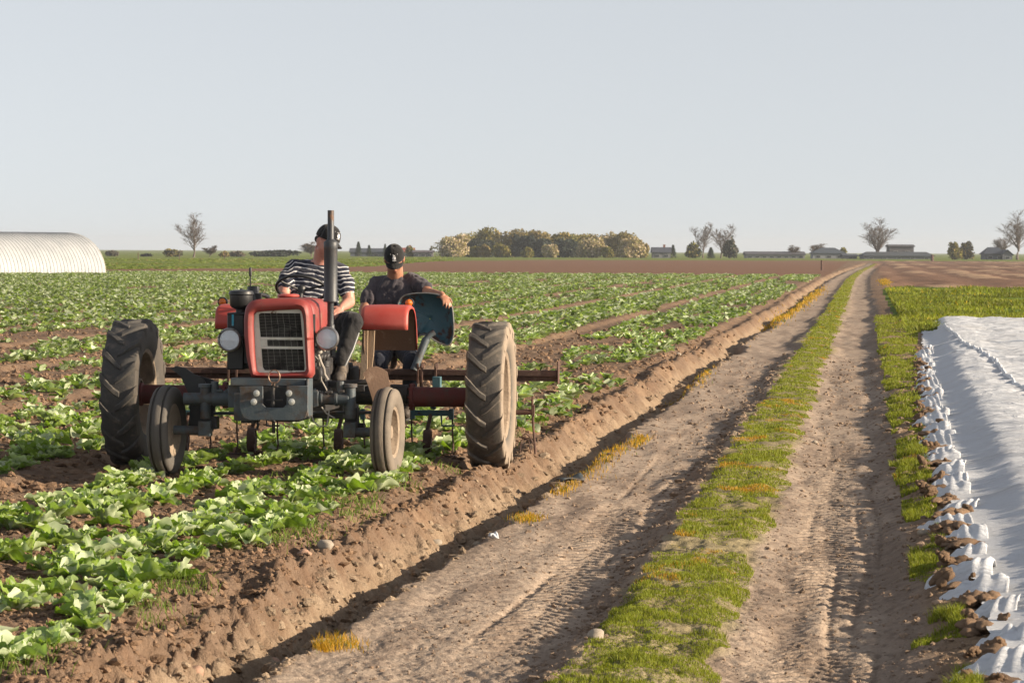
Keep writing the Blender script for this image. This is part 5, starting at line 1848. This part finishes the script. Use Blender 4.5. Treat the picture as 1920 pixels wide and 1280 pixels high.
# gathered tongues of the sheet's edge, held down between heaps of soil
rg = random.Random(5)
yq = 13.0
M_HEAP = soil_mat("heap_soil", .6)
heaps = []; k = 0
while yq < 62:
    step = (.85 + .55 * rg.random()) * (1 + max(0, yq - 30) * .025)
    e = float(fleece_edge(np.array(yq)))
    w = step * (.27 + .07 * rg.random()); L = .12 + .10 * rg.random(); hgt = .068 + .04 * rg.random()
    ph = rg.random() * 6; sk = rg.uniform(-.25, .25); x0_ = e + rg.uniform(-.05, .03)
    rows = []
    for b in np.linspace(-1, 1, 13):
        row = []
        for a in np.linspace(0, 1, 27):
            fan = 1 + .35 * b * -.5
            x = x0_ + .16 - (L + .12) * a * fan + .02 * math.sin(ph + b * 2)
            y = yq + b * w * (1 - .3 * a) + sk * (a - .5) * w
            ple = .0075 * math.sin(a * 27 + ph + .9 * math.sin(b * 1.6 + ph) + 2 * math.sin(a * 3 + ph)) 
            hump = (1 - b * b) * (1 - .6 * a ** 2) * (.9 + .22 * noise.noise(Vector((a * 4 + ph, b * 2, yq))))
            z = .006 - .05 * a ** 3 - .035 * b ** 4 + hgt * 1.25 * hump + ple * (.4 + .6 * (1 - b * b))
            y += ple * .5
            row.append(Vector((x, y, z)) - OF)
        rows.append(row)
    t = MB().sheet(rows); t.build("gathered_edge", M_FLEECE, fl, solid=.004, angle=80)
    heaps.append((e, yq + step * .5, step * .27)); yq += step
HP = []
for k in range(5):
    bm = bmesh.new(); rh = random.Random(70 + k)
    for q in range(15):
        rr = rh.uniform(.2, .5) if q else .62
        c0 = Vector((rh.uniform(-.75, .75), rh.uniform(-.75, .75), rh.uniform(-.1, .35))) if q else Vector()
        c0.z -= .35 * (c0.x ** 2 + c0.y ** 2)
        g_ = bmesh.ops.create_icosphere(bm, subdivisions=3, radius=1)
        for p in g_['verts']:
            n_ = p.co.copy()
            p.co = c0 + n_ * rr * (1 + .35 * noise.noise(n_ * 1.5 + Vector((k * 7, q * 3, 0))) + .22 * noise.noise(n_ * 3.6 + Vector((q, 5, k))) + .1 * noise.noise(n_ * 8 + Vector((k, 2, q))))
    me = bpy.data.meshes.new("soil_heap"); bm.to_mesh(me); bm.free()
    c = me.color_attributes.new('tint', 'FLOAT_COLOR', 'POINT')
    arr = np.ones((len(me.vertices), 4), np.float32); arr[:, :3] = np.array((.235, .16, .105)) * (.85 + .08 * k)
    c.data.foreach_set("color", arr.ravel()); me.materials.append(M_HEAP)
    me.polygons.foreach_set("use_smooth", [True] * len(me.polygons))
    HP.append(me)
for q, (x, y, r) in enumerate(heaps):
    o = bpy.data.objects.new("soil_heap", HP[q % 5]); COL.objects.link(o)
    o.location = (x - .03 + .05 * rg.random(), y, gz(x, y) + .015); o.scale = (.095 + .05 * rg.random(), min(r * .75, .28), .05 + .025 * rg.random()); o.rotation_euler = (0, 0, rg.uniform(-.4, .4))
    tag(o, "brown heap of soil weighing down the edge of the white fleece", "soil heap", "soil heaps along the fleece edge")
    for j in range(2):
        c = bpy.data.objects.new("soil_clod", HP[(q + j + 1) % 5]); COL.objects.link(c)
        xx, yy = x + rg.uniform(-.18, .12), y + rg.uniform(-.9, .9) * r
        s = rg.uniform(.03, .065); c.location = (xx, yy, gz(xx, yy) + s * .6 + .02); c.scale = (s, s * rg.uniform(.8, 1.3), s * .8); c.rotation_euler = (rg.random(), rg.random(), rg.random() * 6)
        tag(c, "small brown clod lying among the soil heaps on the fleece edge", "soil clod", "clods along the fleece edge")

# ------------------------------------------------------------------ stones and scraps
M_ST = worn("pale_stone", (.33, .28, .22), (.25, .21, .17), (.38, .33, .27), rough=.85, s1=8, s2=20, bump=.3)
M_ST2 = worn("reddish_stone", (.36, .22, .15), (.28, .17, .12), None, rough=.85, bump=.3)


def stone(px, py, d, s, mat, lab, grp=None):
    x, y = plan(px, d)
    bm = bmesh.new(); bmesh.ops.create_icosphere(bm, subdivisions=3, radius=1)
    sd = Vector((px, py, 0)) * .37
    for p in bm.verts:
        q = p.co.copy(); p.co = q * (1 + .28 * noise.noise(q * 1.1 + sd) + .08 * noise.noise(q * 3 + sd))
    me = bpy.data.meshes.new("stone"); bm.to_mesh(me); bm.free(); me.materials.append(mat)
    me.polygons.foreach_set("use_smooth", [True] * len(me.polygons))
    o = bpy.data.objects.new("stone", me); COL.objects.link(o)
    o.location = (x, y, gz(x, y) + s * .35); o.scale = (s * 1.15, s, s * .75); o.rotation_euler = (0, 0, px)
    tag(o, lab, "stone", grp)


for px, py, z, s, m, lab in (
        (447, 1236, -.05, .034, M_ST, "pale rounded stone on the lower left bank, nearest to the camera"),
        (516, 1150, .0, .03, M_ST2, "reddish pointed stone on the bank above the pale rounded one"),
        (366, 1193, .02, .045, M_ST2, "flat reddish stone at the top of the bank, bottom left"),
        (612, 1036, .02, .045, M_ST, "round brown-grey stone beside the outermost cabbages"),
        (572, 1053, .02, .035, M_ST2, "pinkish stone just left of the round brown-grey one"),
        (820, 962, .03, .035, M_ST, "pale stone high on the bank in front of the tractor's wheel"),
        (896, 966, -.05, .03, M_ST, "tan stone on the bank face below the tractor's wheel"),
        (642, 1143, -.1, .026, M_ST, "light stone halfway down the bank above the ditch shadow"),
        (1120, 1207, -.06, .042, M_ST, "flat pale stone in the grass between the wheel tracks"),
        (1735, 1010, -.03, .035, M_ST, "dark-edged stone on the bare soil right of the track"),
        (1273, 672, -.1, .05, M_ST, "pale stone on the far bank behind the tractor's wheel"),
        (1530, 830, -.1, .03, M_ST, "small pale stone at the edge of the right wheel track")):
    stone(px, py, dist_of(px, py, z), s, m, lab)
for px, py, z, w, l, mt, lab, nm in ((1073, 916, -.17, .22, .12, M_GREYP, "flat grey board fragment lying in the ditch beside the track", "board_fragment"),
                                     (928, 1042, -.2, .06, .045, M_FLEECE, "crumpled scrap of white plastic in the ditch shadow", "plastic_scrap")):
    x, y = plan(px, dist_of(px, py, z))
    rows = [[Vector(((a - .5) * w, (b - .5) * l, .02 + .018 * math.sin(a * 5 + b * 3))) for a in np.linspace(0, 1, 7)] for b in np.linspace(0, 1, 5)]
    o = MB().sheet(rows).build(nm, mt, solid=.012); o.location = (x, y, gz(x, y) + .01); o.rotation_euler = (.1, -.15, .4)
    tag(o, lab, "board" if nm[0] == 'b' else "plastic scrap")

# ------------------------------------------------------------------ polytunnel
def tunnel():
    m, nt, p = new_mat("tunnel_film")
    tc = nd(nt, "ShaderNodeTexCoord")
    f, _ = noise_fac(nt, .8, .35, .7, detail=6, vec=tc.outputs['Object'])
    nt.links.new(mixc(nt, f, (.30, .315, .33), (.38, .39, .40)), p.inputs["Base Color"])
    p.inputs["Roughness"].default_value = .35
    dist = dist_of(198, 514, 0)
    x0, y0 = plan(198, dist)
    ax_c = Vector((-.50, -.866)); cr_c = Vector((-.866, .50))           # along the tunnel to the near end; across it, in camera plan
    w2 = lambda v: Vector((v.x * CT - v.y * ST, v.x * ST + v.y * CT, 0))
    a, c = w2(ax_c), w2(cr_c)
    H, W = 3.0, 7.6
    t = empty("polytunnel", Matrix.Translation((x0, y0, gz(x0, y0))), "white plastic polytunnel with ribbed film at the left edge of the field", "polytunnel")

    def prof(k, g=1.0):
        s = -1 + 2 * k
        zz = H * g * (1 - abs(s) ** 2.3) ** (1 / 2.0)
        return c * (W * .5 * (s * g + 1)) + Vector((0, 0, zz))
    K = np.linspace(0, 1, 41); K = .5 - .5 * np.cos(np.pi * K)
    NR = 38; pitch = .40
    rows = []
    for i in range(NR * 4 + 1):
        u = i / 4 * pitch
        sag = 1 - .006 * math.sin(math.pi * (i % 4) / 4)
        rows.append([a * u + prof(k, sag) for k in K])
    MB().sheet(rows).build("film_cover", m, t, angle=80)
    for i in range(NR + 1):
        r = MB(); r.tube([a * (i * pitch) + prof(k, 1.002) for k in K], .022, 6)
        r.build("rib", m if i else M_TRIM, t)
    e = MB(); b = [prof(k, .99) for k in K]
    e.prism(b, a * .02); e.build("end_wall", m, t)
    v = MB(); pk = a * (22.5 * pitch) + prof(.5); v.box(pk + Vector((0, 0, .02)), (1.2, .3, .22)); v.build("roof_vent", M_TRIM, t, bevel=.03)


M_TRIM = worn("cream_trim", (.72, .68, .58), (.6, .57, .5), None, rough=.5, bump=0)
tunnel()

# ------------------------------------------------------------------ trees, bushes, houses along the horizon
M_BARK = worn("grey_bark", (.13, .1, .085), (.2, .16, .135), None, rough=.95, s1=2, bump=.4, bs=8)
M_FOL = leafy("bush_leaves", trans=.25, rough=.8, spec=.1, tcol=(1.2, 1.3, .6))
M_CON = leafy("conifer_needles", trans=.1, rough=.8, spec=.1)


def ground_at(px, d):
    x, y = plan(px, d); return Vector((x, y, gz(x, y)))


def far_dist(py, px):
    return 6000 * 1.85 / max(6, py - (470 + (px - 960) * .0044))


def bare_tree(px, top, base, width, d, lab, seed, fork=2, lean=0.0, grp=None, twig=(.13, .10, .088), wide=1.0):
    """Leafless tree: a trunk that divides low into a few leaders, each with rising side limbs and fine twigs inside an egg-shaped crown."""
    r = random.Random(seed)
    g = ground_at(px, d)
    Hh = (base - top) / FPX * d; Wd = .84 * width / FPX * d
    root = empty("bare_tree", Matrix.Translation(g), lab, "tree", grp)
    tk = MB(); V, F, C = [], [], []

    def twigs(p, dd, l, n):
        for _ in range(n):
            td = (dd * .9 + Vector((r.gauss(0, .45), r.gauss(0, .45), r.gauss(.15, .35)))).normalized()
            e = p + td * l * r.uniform(.4, 1.25)
            s = (e - p).cross(Vector((r.random() - .5, r.random() - .5, .1))).normalized() * r.uniform(.012, .03)
            k = len(V); V.extend([p - s, p + s, e]); F.append((k, k + 1, k + 2)); c_ = r.uniform(.7, 1.25); C.extend([[t * c_ for t in twig]] * 3)

    def limb(p, dr, L, rad, lev, n=7):
        pts, rs, q, dd = [p.copy()], [rad], p.copy(), dr.copy()
        for i in range(n):
            dd = (dd + Vector((r.gauss(0, .09), r.gauss(0, .09), .05))).normalized(); q = q + dd * L / n
            pts.append(q.copy()); rs.append(max(.012, rad * (1 - .88 * (i + 1) / n)))
        tk.tube(pts, rs, 7 if lev == 0 else 5, cap=False)
        return pts, rs
    tp, _ = limb(Vector((0, 0, -.1)), Vector((lean, 0, 1)).normalized(), Hh * .24, Hh * .020, 0, 4)
    for j in range(fork + 2):
        az = 2 * math.pi * (j + r.random() * .7) / (fork + 2); sp = (r.uniform(.22, .42) if j else .06) * wide
        dr = Vector((math.cos(az) * math.sin(sp) + lean, math.sin(az) * math.sin(sp), math.cos(sp))).normalized()
        b0 = tp[-1] - Vector((0, 0, .10 * Hh * r.random() * (j > 0)))
        lp_, lr = limb(b0, dr, Hh * (r.uniform(.50, .66) if j else .72), Hh * .013 * r.uniform(.75, 1), 1, 10)
        for i in range(1, 11):
            for _ in range(2):
                a2 = r.random() * 6.28; s2 = r.uniform(.35, .85)
                d2 = Vector((math.cos(a2) * math.sin(s2), math.sin(a2) * math.sin(s2), math.cos(s2)))
                L2 = Hh * (.27 - .019 * i) * r.uniform(.6, 1.25)
                sp_, sr = limb(lp_[i], d2, L2, max(.02, lr[i] * .55), 2, 4)
                for q in range(2, 5):
                    dd = (sp_[q] - sp_[q - 1]).normalized()
                    twigs(sp_[q], dd, Hh * .085, 3)
                    for _ in range(2):
                        d3 = (dd + Vector((r.gauss(0, .5), r.gauss(0, .5), r.gauss(.1, .3)))).normalized()
                        e = sp_[q] + d3 * Hh * .07
                        twigs(e, d3, Hh * .06, 3); tk.tube([sp_[q], e], [.025, .01], 3, cap=False)
    zs = sorted(v.z for v in V); k = Hh / zs[int(len(zs) * .995)]
    xs = sorted(v.x * CT + v.y * ST for v in V); wx = Wd / (xs[int(len(xs) * .985)] - xs[int(len(xs) * .015)])
    S = lambda v: Vector((v[0] * wx, v[1] * wx, v[2] * k))
    tk.v = [S(p) for p in tk.v]
    tk.build("trunk", M_BARK, root)
    np_mesh("twigs", np.array([tuple(S(v)) for v in V]), np.array(F), M_FOL, np.array(C), smooth=False, parent=root)


def bush(px0, px1, top, base, d, cols, lab, seed, name="bush", cat="bush", lobes=15, n=1500, leaf=.30, grp=None, depth=.8, gap=.15):
    r = np.random.default_rng(seed)
    g = ground_at((px0 + px1) / 2, d)
    W = (px1 - px0) / FPX * d; Hh = (base - top) / FPX * d
    root = empty(name, Matrix.Translation(g), lab, cat, grp)
    L = []
    for k in range(lobes):
        w = r.uniform(.13, .30); a = r.random() * 6.28; rr = (r.random() ** .6) * (.5 - w * .9)
        L.append((rr * math.cos(a) * W, rr * math.sin(a) * W * depth, Hh * r.uniform(.14, 1 - w * .8), w * W, w * W * depth, Hh * r.uniform(.2, .32), r.random()))
    L.append((0, 0, Hh * .74, W * .25, W * .25, Hh * .26, .5)); L.append((-W * .22, 0, Hh * .4, W * .27, W * .25, Hh * .36, .3)); L.append((W * .22, 0, Hh * .4, W * .27, W * .25, Hh * .36, .8))
    k = r.integers(0, len(L), n); LA = np.array(L)[k]
    u = r.normal(0, 1, (n, 3)); u /= np.linalg.norm(u, axis=1)[:, None]
    rad = r.random(n) ** .33
    P = LA[:, :3] + u * rad[:, None] * LA[:, 3:6]
    P = P[P[:, 2] > .03 * Hh]; n = len(P); k = k[:n]
    s = leaf * r.uniform(.6, 1.5, n)[:, None]
    a = r.normal(0, 1, (n, 3)); a /= np.linalg.norm(a, axis=1)[:, None]
    b = np.cross(a, r.normal(0, 1, (n, 3))); b /= np.linalg.norm(b, axis=1)[:, None]
    V = np.stack([P - a * s, P + b * s * .8, P + a * s, P - b * s * .8], 1).reshape(-1, 3)
    cols = np.array(cols); pick = (LA[:n, 6] * len(cols) * .999).astype(int); mixr_ = r.random(n) < .3; pick[mixr_] = r.integers(0, len(cols), mixr_.sum())
    C = cols[pick] * r.uniform(.65, 1.3, (n, 1))
    np_mesh("foliage", V, np.arange(n * 4).reshape(-1, 4), M_FOL, np.repeat(C, 4, 0), smooth=False, parent=root)
    tk = MB(); rr = random.Random(seed)
    for j in range(4): tk.tube([(rr.uniform(-.1, .1) * W, 0, -.1), (rr.uniform(-.25, .25) * W, rr.uniform(-.2, .2) * W, Hh * .5), (rr.uniform(-.35, .35) * W, rr.uniform(-.2, .2) * W, Hh * .8)], [Hh * .025, Hh * .015, Hh * .006], 6)
    tk.build("trunk", M_BARK, root)


def conifer(px, top, base, width, d, lab, seed, grp=None):
    r = np.random.default_rng(seed); g = ground_at(px, d)
    Hh = (base - top) / FPX * d; W = width / FPX * d
    root = empty("conifer", Matrix.Translation(g), lab, "tree", grp)
    n = 1100; t = r.random(n) ** .7; tier = np.floor(t * 9) / 9 + .02
    rad = W * .5 * (1 - tier) ** .85 * (.5 + .5 * r.random(n)) * (.8 + .4 * (1 - (t * 9 % 1))); az = r.random(n) * 6.28
    P = np.stack([rad * np.cos(az), rad * np.sin(az), .06 * Hh + t * Hh * .94 - rad * .25], 1)
    s = (.18 + .12 * r.random(n))[:, None] * W * .45
    o = np.stack([np.cos(az), np.sin(az), -.35 + 0 * az], 1); sd = np.stack([-np.sin(az), np.cos(az), 0 * az], 1)
    V = np.stack([P - sd * s * .5, P + o * s, P + sd * s * .5, P - o * s * .3], 1).reshape(-1, 3)
    C = np.array((.035, .055, .03)) * r.uniform(.6, 1.4, (n, 1))
    np_mesh("needles", V, np.arange(n * 4).reshape(-1, 4), M_CON, np.repeat(C, 4, 0), smooth=False, parent=root)
    MB().tube([(0, 0, -.1), (0, 0, Hh * .96)], [W * .05, .03], 8).build("trunk", M_BARK, root)


def roof_mat(name, c): return worn(name, c, tuple(q * .8 for q in c), tuple(q * 1.25 for q in c), rough=.8, s1=.8, s2=1.5, bump=.2, bs=3)


def house(px0, px1, eave, ridge, base, d, wallc, roofc, lab, name="house", cat="house", depth=8.0, hip=0.0, wins=3, chim=True, gable=False, turn=0.0):
    """px0..px1 wall width; eave and ridge heights as pixel rows; hip = share of the length taken off the ridge at each end."""
    g = ground_at((px0 + px1) / 2, d)
    k = d / FPX; W = (px1 - px0) * k; He = (base - eave) * k + .4; Hr = (base - ridge) * k + .4
    root = empty(name, Matrix.Translation(g + Vector((0, 0, -.4))) @ Matrix.Rotation(THETA + turn, 4, 'Z'), lab, cat)
    wallc = tuple(q * .6 for q in wallc); wm = worn(name + "_wall", wallc, tuple(q * .85 for q in wallc), None, rough=.9, s1=.6, bump=.1)
    w = MB(); w.box((0, 0, He / 2), (W, depth, He))
    if gable == 'front':
        w.prism([(-W / 2, -depth / 2 + .01, He), (W / 2, -depth / 2 + .01, He), (0, -depth / 2 + .01, Hr)], (0, depth - .02, 0))
    elif hip < .05:
        for s in (-1, 1): w.prism([(s * (W / 2 - .15), -depth / 2, He), (s * (W / 2 - .15), depth / 2, He), (s * (W / 2 - .15), 0, Hr)], (-s * .12, 0, 0))
    w.build("wall", wm, root)
    r = MB(); ov = .35
    if gable == 'front':
        for s in (-1, 1): r.prism([(0, -depth / 2 - ov, Hr + .12), (s * (W / 2 + ov), -depth / 2 - ov, He - .1), (s * (W / 2 + ov), -depth / 2 - ov, He + .08), (0, -depth / 2 - ov, Hr + .32)], (0, depth + 2 * ov, 0))
    else:
        h = W * hip
        a, b, c, e = (-W / 2 - ov, -depth / 2 - ov, He), (W / 2 + ov, -depth / 2 - ov, He), (W / 2 + ov, depth / 2 + ov, He), (-W / 2 - ov, depth / 2 + ov, He)
        p, q = (-W / 2 - ov + h, 0, Hr), (W / 2 + ov - h, 0, Hr)
        dz = Vector((0, 0, .22))
        top = [Vector(v) + dz for v in (a, b, c, e, p, q)]; bot = [Vector(v) for v in (a, b, c, e, p, q)]
        r.add(top + bot, [(0, 1, 5, 4), (2, 3, 4, 5), (1, 2, 5), (3, 0, 4), (7, 6, 10, 11), (9, 8, 11, 10), (8, 7, 11), (6, 9, 10), (0, 6, 7, 1), (1, 7, 8, 2), (2, 8, 9, 3), (3, 9, 6, 0)])
    ro_ = r.build("roof", roof_mat(name + "_roof", tuple(q * .75 for q in roofc)), root, angle=20)
    if chim:
        c = MB(); c.box((W * .18, .3, Hr + .2), (.6, .6, 1.3)); c.box((W * .18, .3, Hr + .9), (.75, .75, .12)); c.build("chimney", M_BRICK, ro_)
    for i in range(wins):
        x = -W / 2 + W * (i + .5) / wins
        f = MB(); z0 = He * .55; hh = min(1.2, He * .45)
        f.box((x, -depth / 2 - .02, z0), (1.3, .08, hh)); fo = f.build("window", M_WINF, root)
        pn = MB(); pn.box((x, -depth / 2 - .075, z0), (1.1, .03, hh - .2)); pn.build("pane", M_PANE, fo)


M_BRICK = worn("chimney_brick", (.25, .12, .09), (.2, .1, .08), None, rough=.9, s1=3, bump=.2, bs=10)
M_WINF = worn("window_frame", (.3, .3, .3), None, None, rough=.6, bump=0)
M_PANE = worn("window_pane", (.03, .035, .045), None, None, rough=.1, bump=0)
OLV = [(.24, .20, .06), (.28, .22, .085), (.2, .19, .06)]
BRN = [(.29, .225, .10), (.25, .19, .08), (.27, .23, .10)]
WHT = [(.56, .46, .35), (.46, .37, .25), (.32, .28, .13)]
DRK = [(.045, .06, .05), (.06, .075, .055), (.05, .055, .05)]
GRY = [(.16, .14, .12), (.12, .12, .1), (.2, .17, .14)]
YEL = [(.22, .2, .05), (.17, .17, .045), (.25, .2, .08)]
# the wood on the horizon, tree by tree
wood = [
    (850, 960, 432, 478, 940, OLV, "wide olive crown at the back of the wood, left part"),
    (935, 1060, 433, 479, 945, BRN, "wide brownish crown at the back of the wood, middle part"),
    (1040, 1150, 437, 480, 945, OLV, "wide olive crown at the back of the wood, right of the middle"),
    (1120, 1205, 438, 482, 940, BRN, "wide tan crown at the back of the wood's right end"),
    (811, 880, 438, 478, 880, WHT, "pale blossoming bush at the left end of the wood"),
    (845, 905, 432, 478, 905, OLV, "olive green tree behind the pale bush at the wood's left end"),
    (885, 945, 425, 478, 930, OLV, "tallest olive tree in the left half of the wood"),
    (868, 925, 446, 478, 890, DRK, "dark green tree in the wood, right of the pale left-hand bush"),
    (880, 902, 459, 479, 870, YEL, "low yellowish bush at the foot of the wood's dark tree"),
    (896, 920, 455, 479, 868, BRN, "small reddish brown bush in front of the wood"),
    (928, 988, 428, 479, 915, BRN, "round brown tree standing out near the middle of the wood"),
    (922, 960, 456, 479, 866, YEL, "pair of yellow green bushes low in front of the brown tree"),
    (962, 1008, 440, 479, 900, DRK, "dark tree showing between brown crowns in the wood"),
    (978, 1040, 430, 479, 920, BRN, "brown-olive tree right of the round brown one in the wood"),
    (976, 1002, 461, 480, 864, YEL, "small pale yellow bush in front of the wood's middle"),
    (1002, 1030, 448, 480, 874, DRK, "blackish conical bush in the middle of the wood"),
    (1016, 1048, 456, 480, 866, WHT, "small white flowering bush in front of the dark trees"),
    (1030, 1078, 434, 480, 905, OLV, "olive topped tree behind the white flowering bush"),
    (1035, 1092, 446, 480, 880, DRK, "broad dark green-grey tree right of the wood's centre"),
    (1075, 1125, 434, 480, 900, BRN, "brown crown rising behind the broad dark tree"),
    (1085, 1135, 444, 481, 872, WHT, "cream coloured bush where the wood turns pale"),
    (1118, 1168, 436, 481, 895, WHT, "tall pale blossoming tree in the wood's right part"),
    (1128, 1150, 462, 482, 860, YEL, "bright green bush at the foot of the pale trees"),
    (1150, 1200, 436, 482, 890, BRN, "brown tree on the right shoulder of the wood"),
    (1160, 1206, 446, 482, 868, WHT, "pale drooping bush near the wood's right end"),
    (1190, 1217, 455, 483, 872, BRN, "last low tan bush at the right end of the wood"),
]
for q, (a, b, t, bs_, d, cl, lab) in enumerate(wood):
    if bs_ - t > 29: a -= 7; b += 7
    bush(a, b, t, bs_, d, cl, lab, 300 + q, "bush" if bs_ - t < 30 else "leafy_tree", "bush" if bs_ - t < 30 else "tree", n=3200, leaf=.30)
bare_tree(363, 394, 476, 62, 760, "tall bare tree alone on the meadow at the left", 1, fork=2)
bare_tree(392, 456, 477, 30, 800, "small bare tree just right of the tall lone one", 2, fork=3)
bare_tree(584, 450, 477, 40, 880, "thin grey bare tree seen beside the driver's shoulder", 3, fork=3)
bare_tree(1318, 418, 484, 46, 900, "bare tree on the right horizon, left one of the close pair", 4)
bare_tree(1352, 421, 484, 54, 905, "bare tree on the right horizon, right one of the close pair", 5, lean=.1)
bare_tree(1491, 456, 480, 26, 930, "small bare tree rising behind the long low barn", 6, fork=3)
bare_tree(1534, 453, 480, 34, 940, "faint bare tree behind the hipped-roof house", 7, fork=3)
bare_tree(1641, 408, 484, 66, 880, "broad bare tree like a fan above the end of the track", 8, fork=4, wide=1.35)
bare_tree(1908, 394, 486, 72, 850, "tall bare tree cut by the right edge of the photo", 9)
bare_tree(1880, 440, 486, 40, 900, "slender bare tree left of the one at the photo's right edge", 10, fork=3)
bush(303, 344, 464, 478, 780, OLV + GRY, "rounded brown-green bush left of the tall bare tree", 41, n=900)
bush(196, 226, 465, 476, 800, GRY, "grey low bush just right of the polytunnel", 42, n=600)
bush(262, 288, 472, 477, 800, DRK, "small dark bush on the meadow between tunnel and round bush", 43, n=400)
bush(410, 432, 467, 477, 790, BRN, "brown low bush left of the pair of grey bushes", 44, n=500)
bush(430, 462, 466, 477, 800, GRY, "greyish scrub left of the long dark hedge", 45, n=700)
bush(462, 565, 466, 478, 840, DRK, "long dark hedge on the horizon left of the driver", 46, "hedge", "hedge", lobes=24, n=2600, depth=.12)
bush(760, 778, 458, 477, 900, YEL, "yellow green tree beside the red-roofed house", 47, n=500)
bush(1283, 1318, 455, 484, 880, OLV + DRK, "olive bush left of the pair of bare trees", 48, n=1100)
bush(1355, 1385, 445, 484, 870, DRK + GRY, "dense grey-green tree right of the pair of bare trees", 49, "leafy_tree", "tree", n=1500, leaf=.3)
bush(1572, 1590, 464, 484, 920, YEL, "small yellow green tree right of the hipped-roof house", 50, n=500)
bush(1776, 1806, 455, 487, 850, OLV, "olive bush, left one of the two on the right horizon", 51, n=1000)
bush(1798, 1828, 455, 487, 855, GRY + BRN, "brownish bush, right one of the two on the right horizon", 52, n=1000)
conifer(672, 449, 477, 18, 900, "dark conifer, tallest beside the dark barn behind the men", 61)
conifer(692, 455, 477, 15, 910, "dark conifer right of the tallest one by the barn", 62)
conifer(722, 453, 477, 13, 905, "narrow conifer just left of the bowed man's cap", 63)
conifer(736, 453, 477, 11, 915, "narrow conifer hidden mostly by the bowed man's cap", 64)
conifer(1262, 458, 483, 18, 900, "dark conifer beside the small house right of the wood", 65)
conifer(1333, 463, 484, 20, 880, "low conifer between the two bare trees", 66)
house(658, 722, 471, 464, 478, 920, (.2, .22, .26), (.07, .085, .11), "dark blue-grey barn behind the conifers at the men's heads", "barn", "barn", wins=2, chim=False)
house(753, 776, 470, 463, 478, 930, (.45, .4, .34), (.36, .09, .06), "small house with a red tiled roof beside the bowed man", wins=1)
house(776, 812, 470, 467, 478, 900, (.2, .19, .2), (.15, .13, .15), "long low grey barn left of the wood", "barn", "barn", wins=3, chim=False)
house(1223, 1256, 474, 465, 484, 900, (.3, .31, .34), (.07, .08, .11), "small dark-roofed house just right of the wood", wins=2)
house(1397, 1506, 480, 475, 486, 930, (.36, .36, .38), (.085, .085, .10), "very long low barn with a dark roof, right of the bare pair", "barn", "barn", wins=8, chim=False, depth=10)
house(1522, 1582, 478, 468, 487, 900, (.42, .43, .47), (.065, .085, .11), "house with a dark hipped roof left of the fan-shaped tree", hip=.33, wins=3, chim=False)
house(1580, 1604, 482, 479, 487, 890, (.3, .31, .34), (.07, .085, .11), "low shed attached beside the hipped-roof house", "shed", "shed", wins=1, chim=False)
house(1616, 1745, 483, 476, 488, 880, (.2, .21, .24), (.055, .07, .085), "wide low farm building under the fan-shaped tree", "farm_building", "farm building", hip=.08, wins=5, chim=False, depth=12)
house(1665, 1710, 465, 462, 488, 895, (.17, .165, .18), (.09, .09, .1), "tall flat block rising behind the wide farm building", "silo_block", "building", wins=2, chim=False)
house(1843, 1880, 478, 466, 488, 860, (.2, .22, .27), (.045, .06, .09), "dark blue house near the right edge of the photo", hip=.3, wins=2, chim=False)
house(1876, 1894, 479, 471, 488, 858, (.25, .26, .3), (.05, .065, .09), "small gabled wing joined to the dark blue house", "house_wing", "house", gable='front', wins=1, chim=False)
# posts
def post(px, top, base, d, w, lab):
    g = ground_at(px, d); h = (base - top) / FPX * d
    m = MB(); m.tube([(0, 0, -.1), (.01, 0, h * .5), (.0, .01, h - .05), (0, .01, h)], [w, w * .95, w * .9, w * .5], 8)
    m.cyl((0, -w, h * .75), (0, -w * 1.3, h * .75), .02, n=6)
    o = m.build("post", M_RUST); o.location = g; tag(o, lab, "post")


post(1541, 484, 503, 330, .12, "dark wooden post at the far end of the ploughed strip")
post(259, 466, 479, 560, .08, "thin post on the meadow right of the polytunnel")
post(336, 470, 481, 560, .07, "thin post on the meadow beside the round bush")
post(421, 466, 479, 620, .09, "thin post on the meadow right of the tall bare tree")
post(1748, 476, 488, 700, .35, "stout dark post on the right horizon beside the farm building")

# ------------------------------------------------------------------ the hazy evening air
hm = bpy.data.materials.new("thin_haze"); hm.use_nodes = True
hn = hm.node_tree
for n_ in list(hn.nodes):
    if n_.type != 'OUTPUT_MATERIAL': hn.nodes.remove(n_)
pv = hn.nodes.new("ShaderNodeVolumePrincipled")
pv.inputs["Color"].default_value = (.82, .86, .92, 1)
pv.inputs["Density"].default_value = 0.00013
pv.inputs["Anisotropy"].default_value = .2
hn.links.new(pv.outputs[0], hn.nodes["Material Output"].inputs["Volume"])
hb = MB(); hb.box((0, 0, 11.5), (13000, 13000, 27.0))
ho = hb.build("haze", hm); tag(ho, kind='stuff')
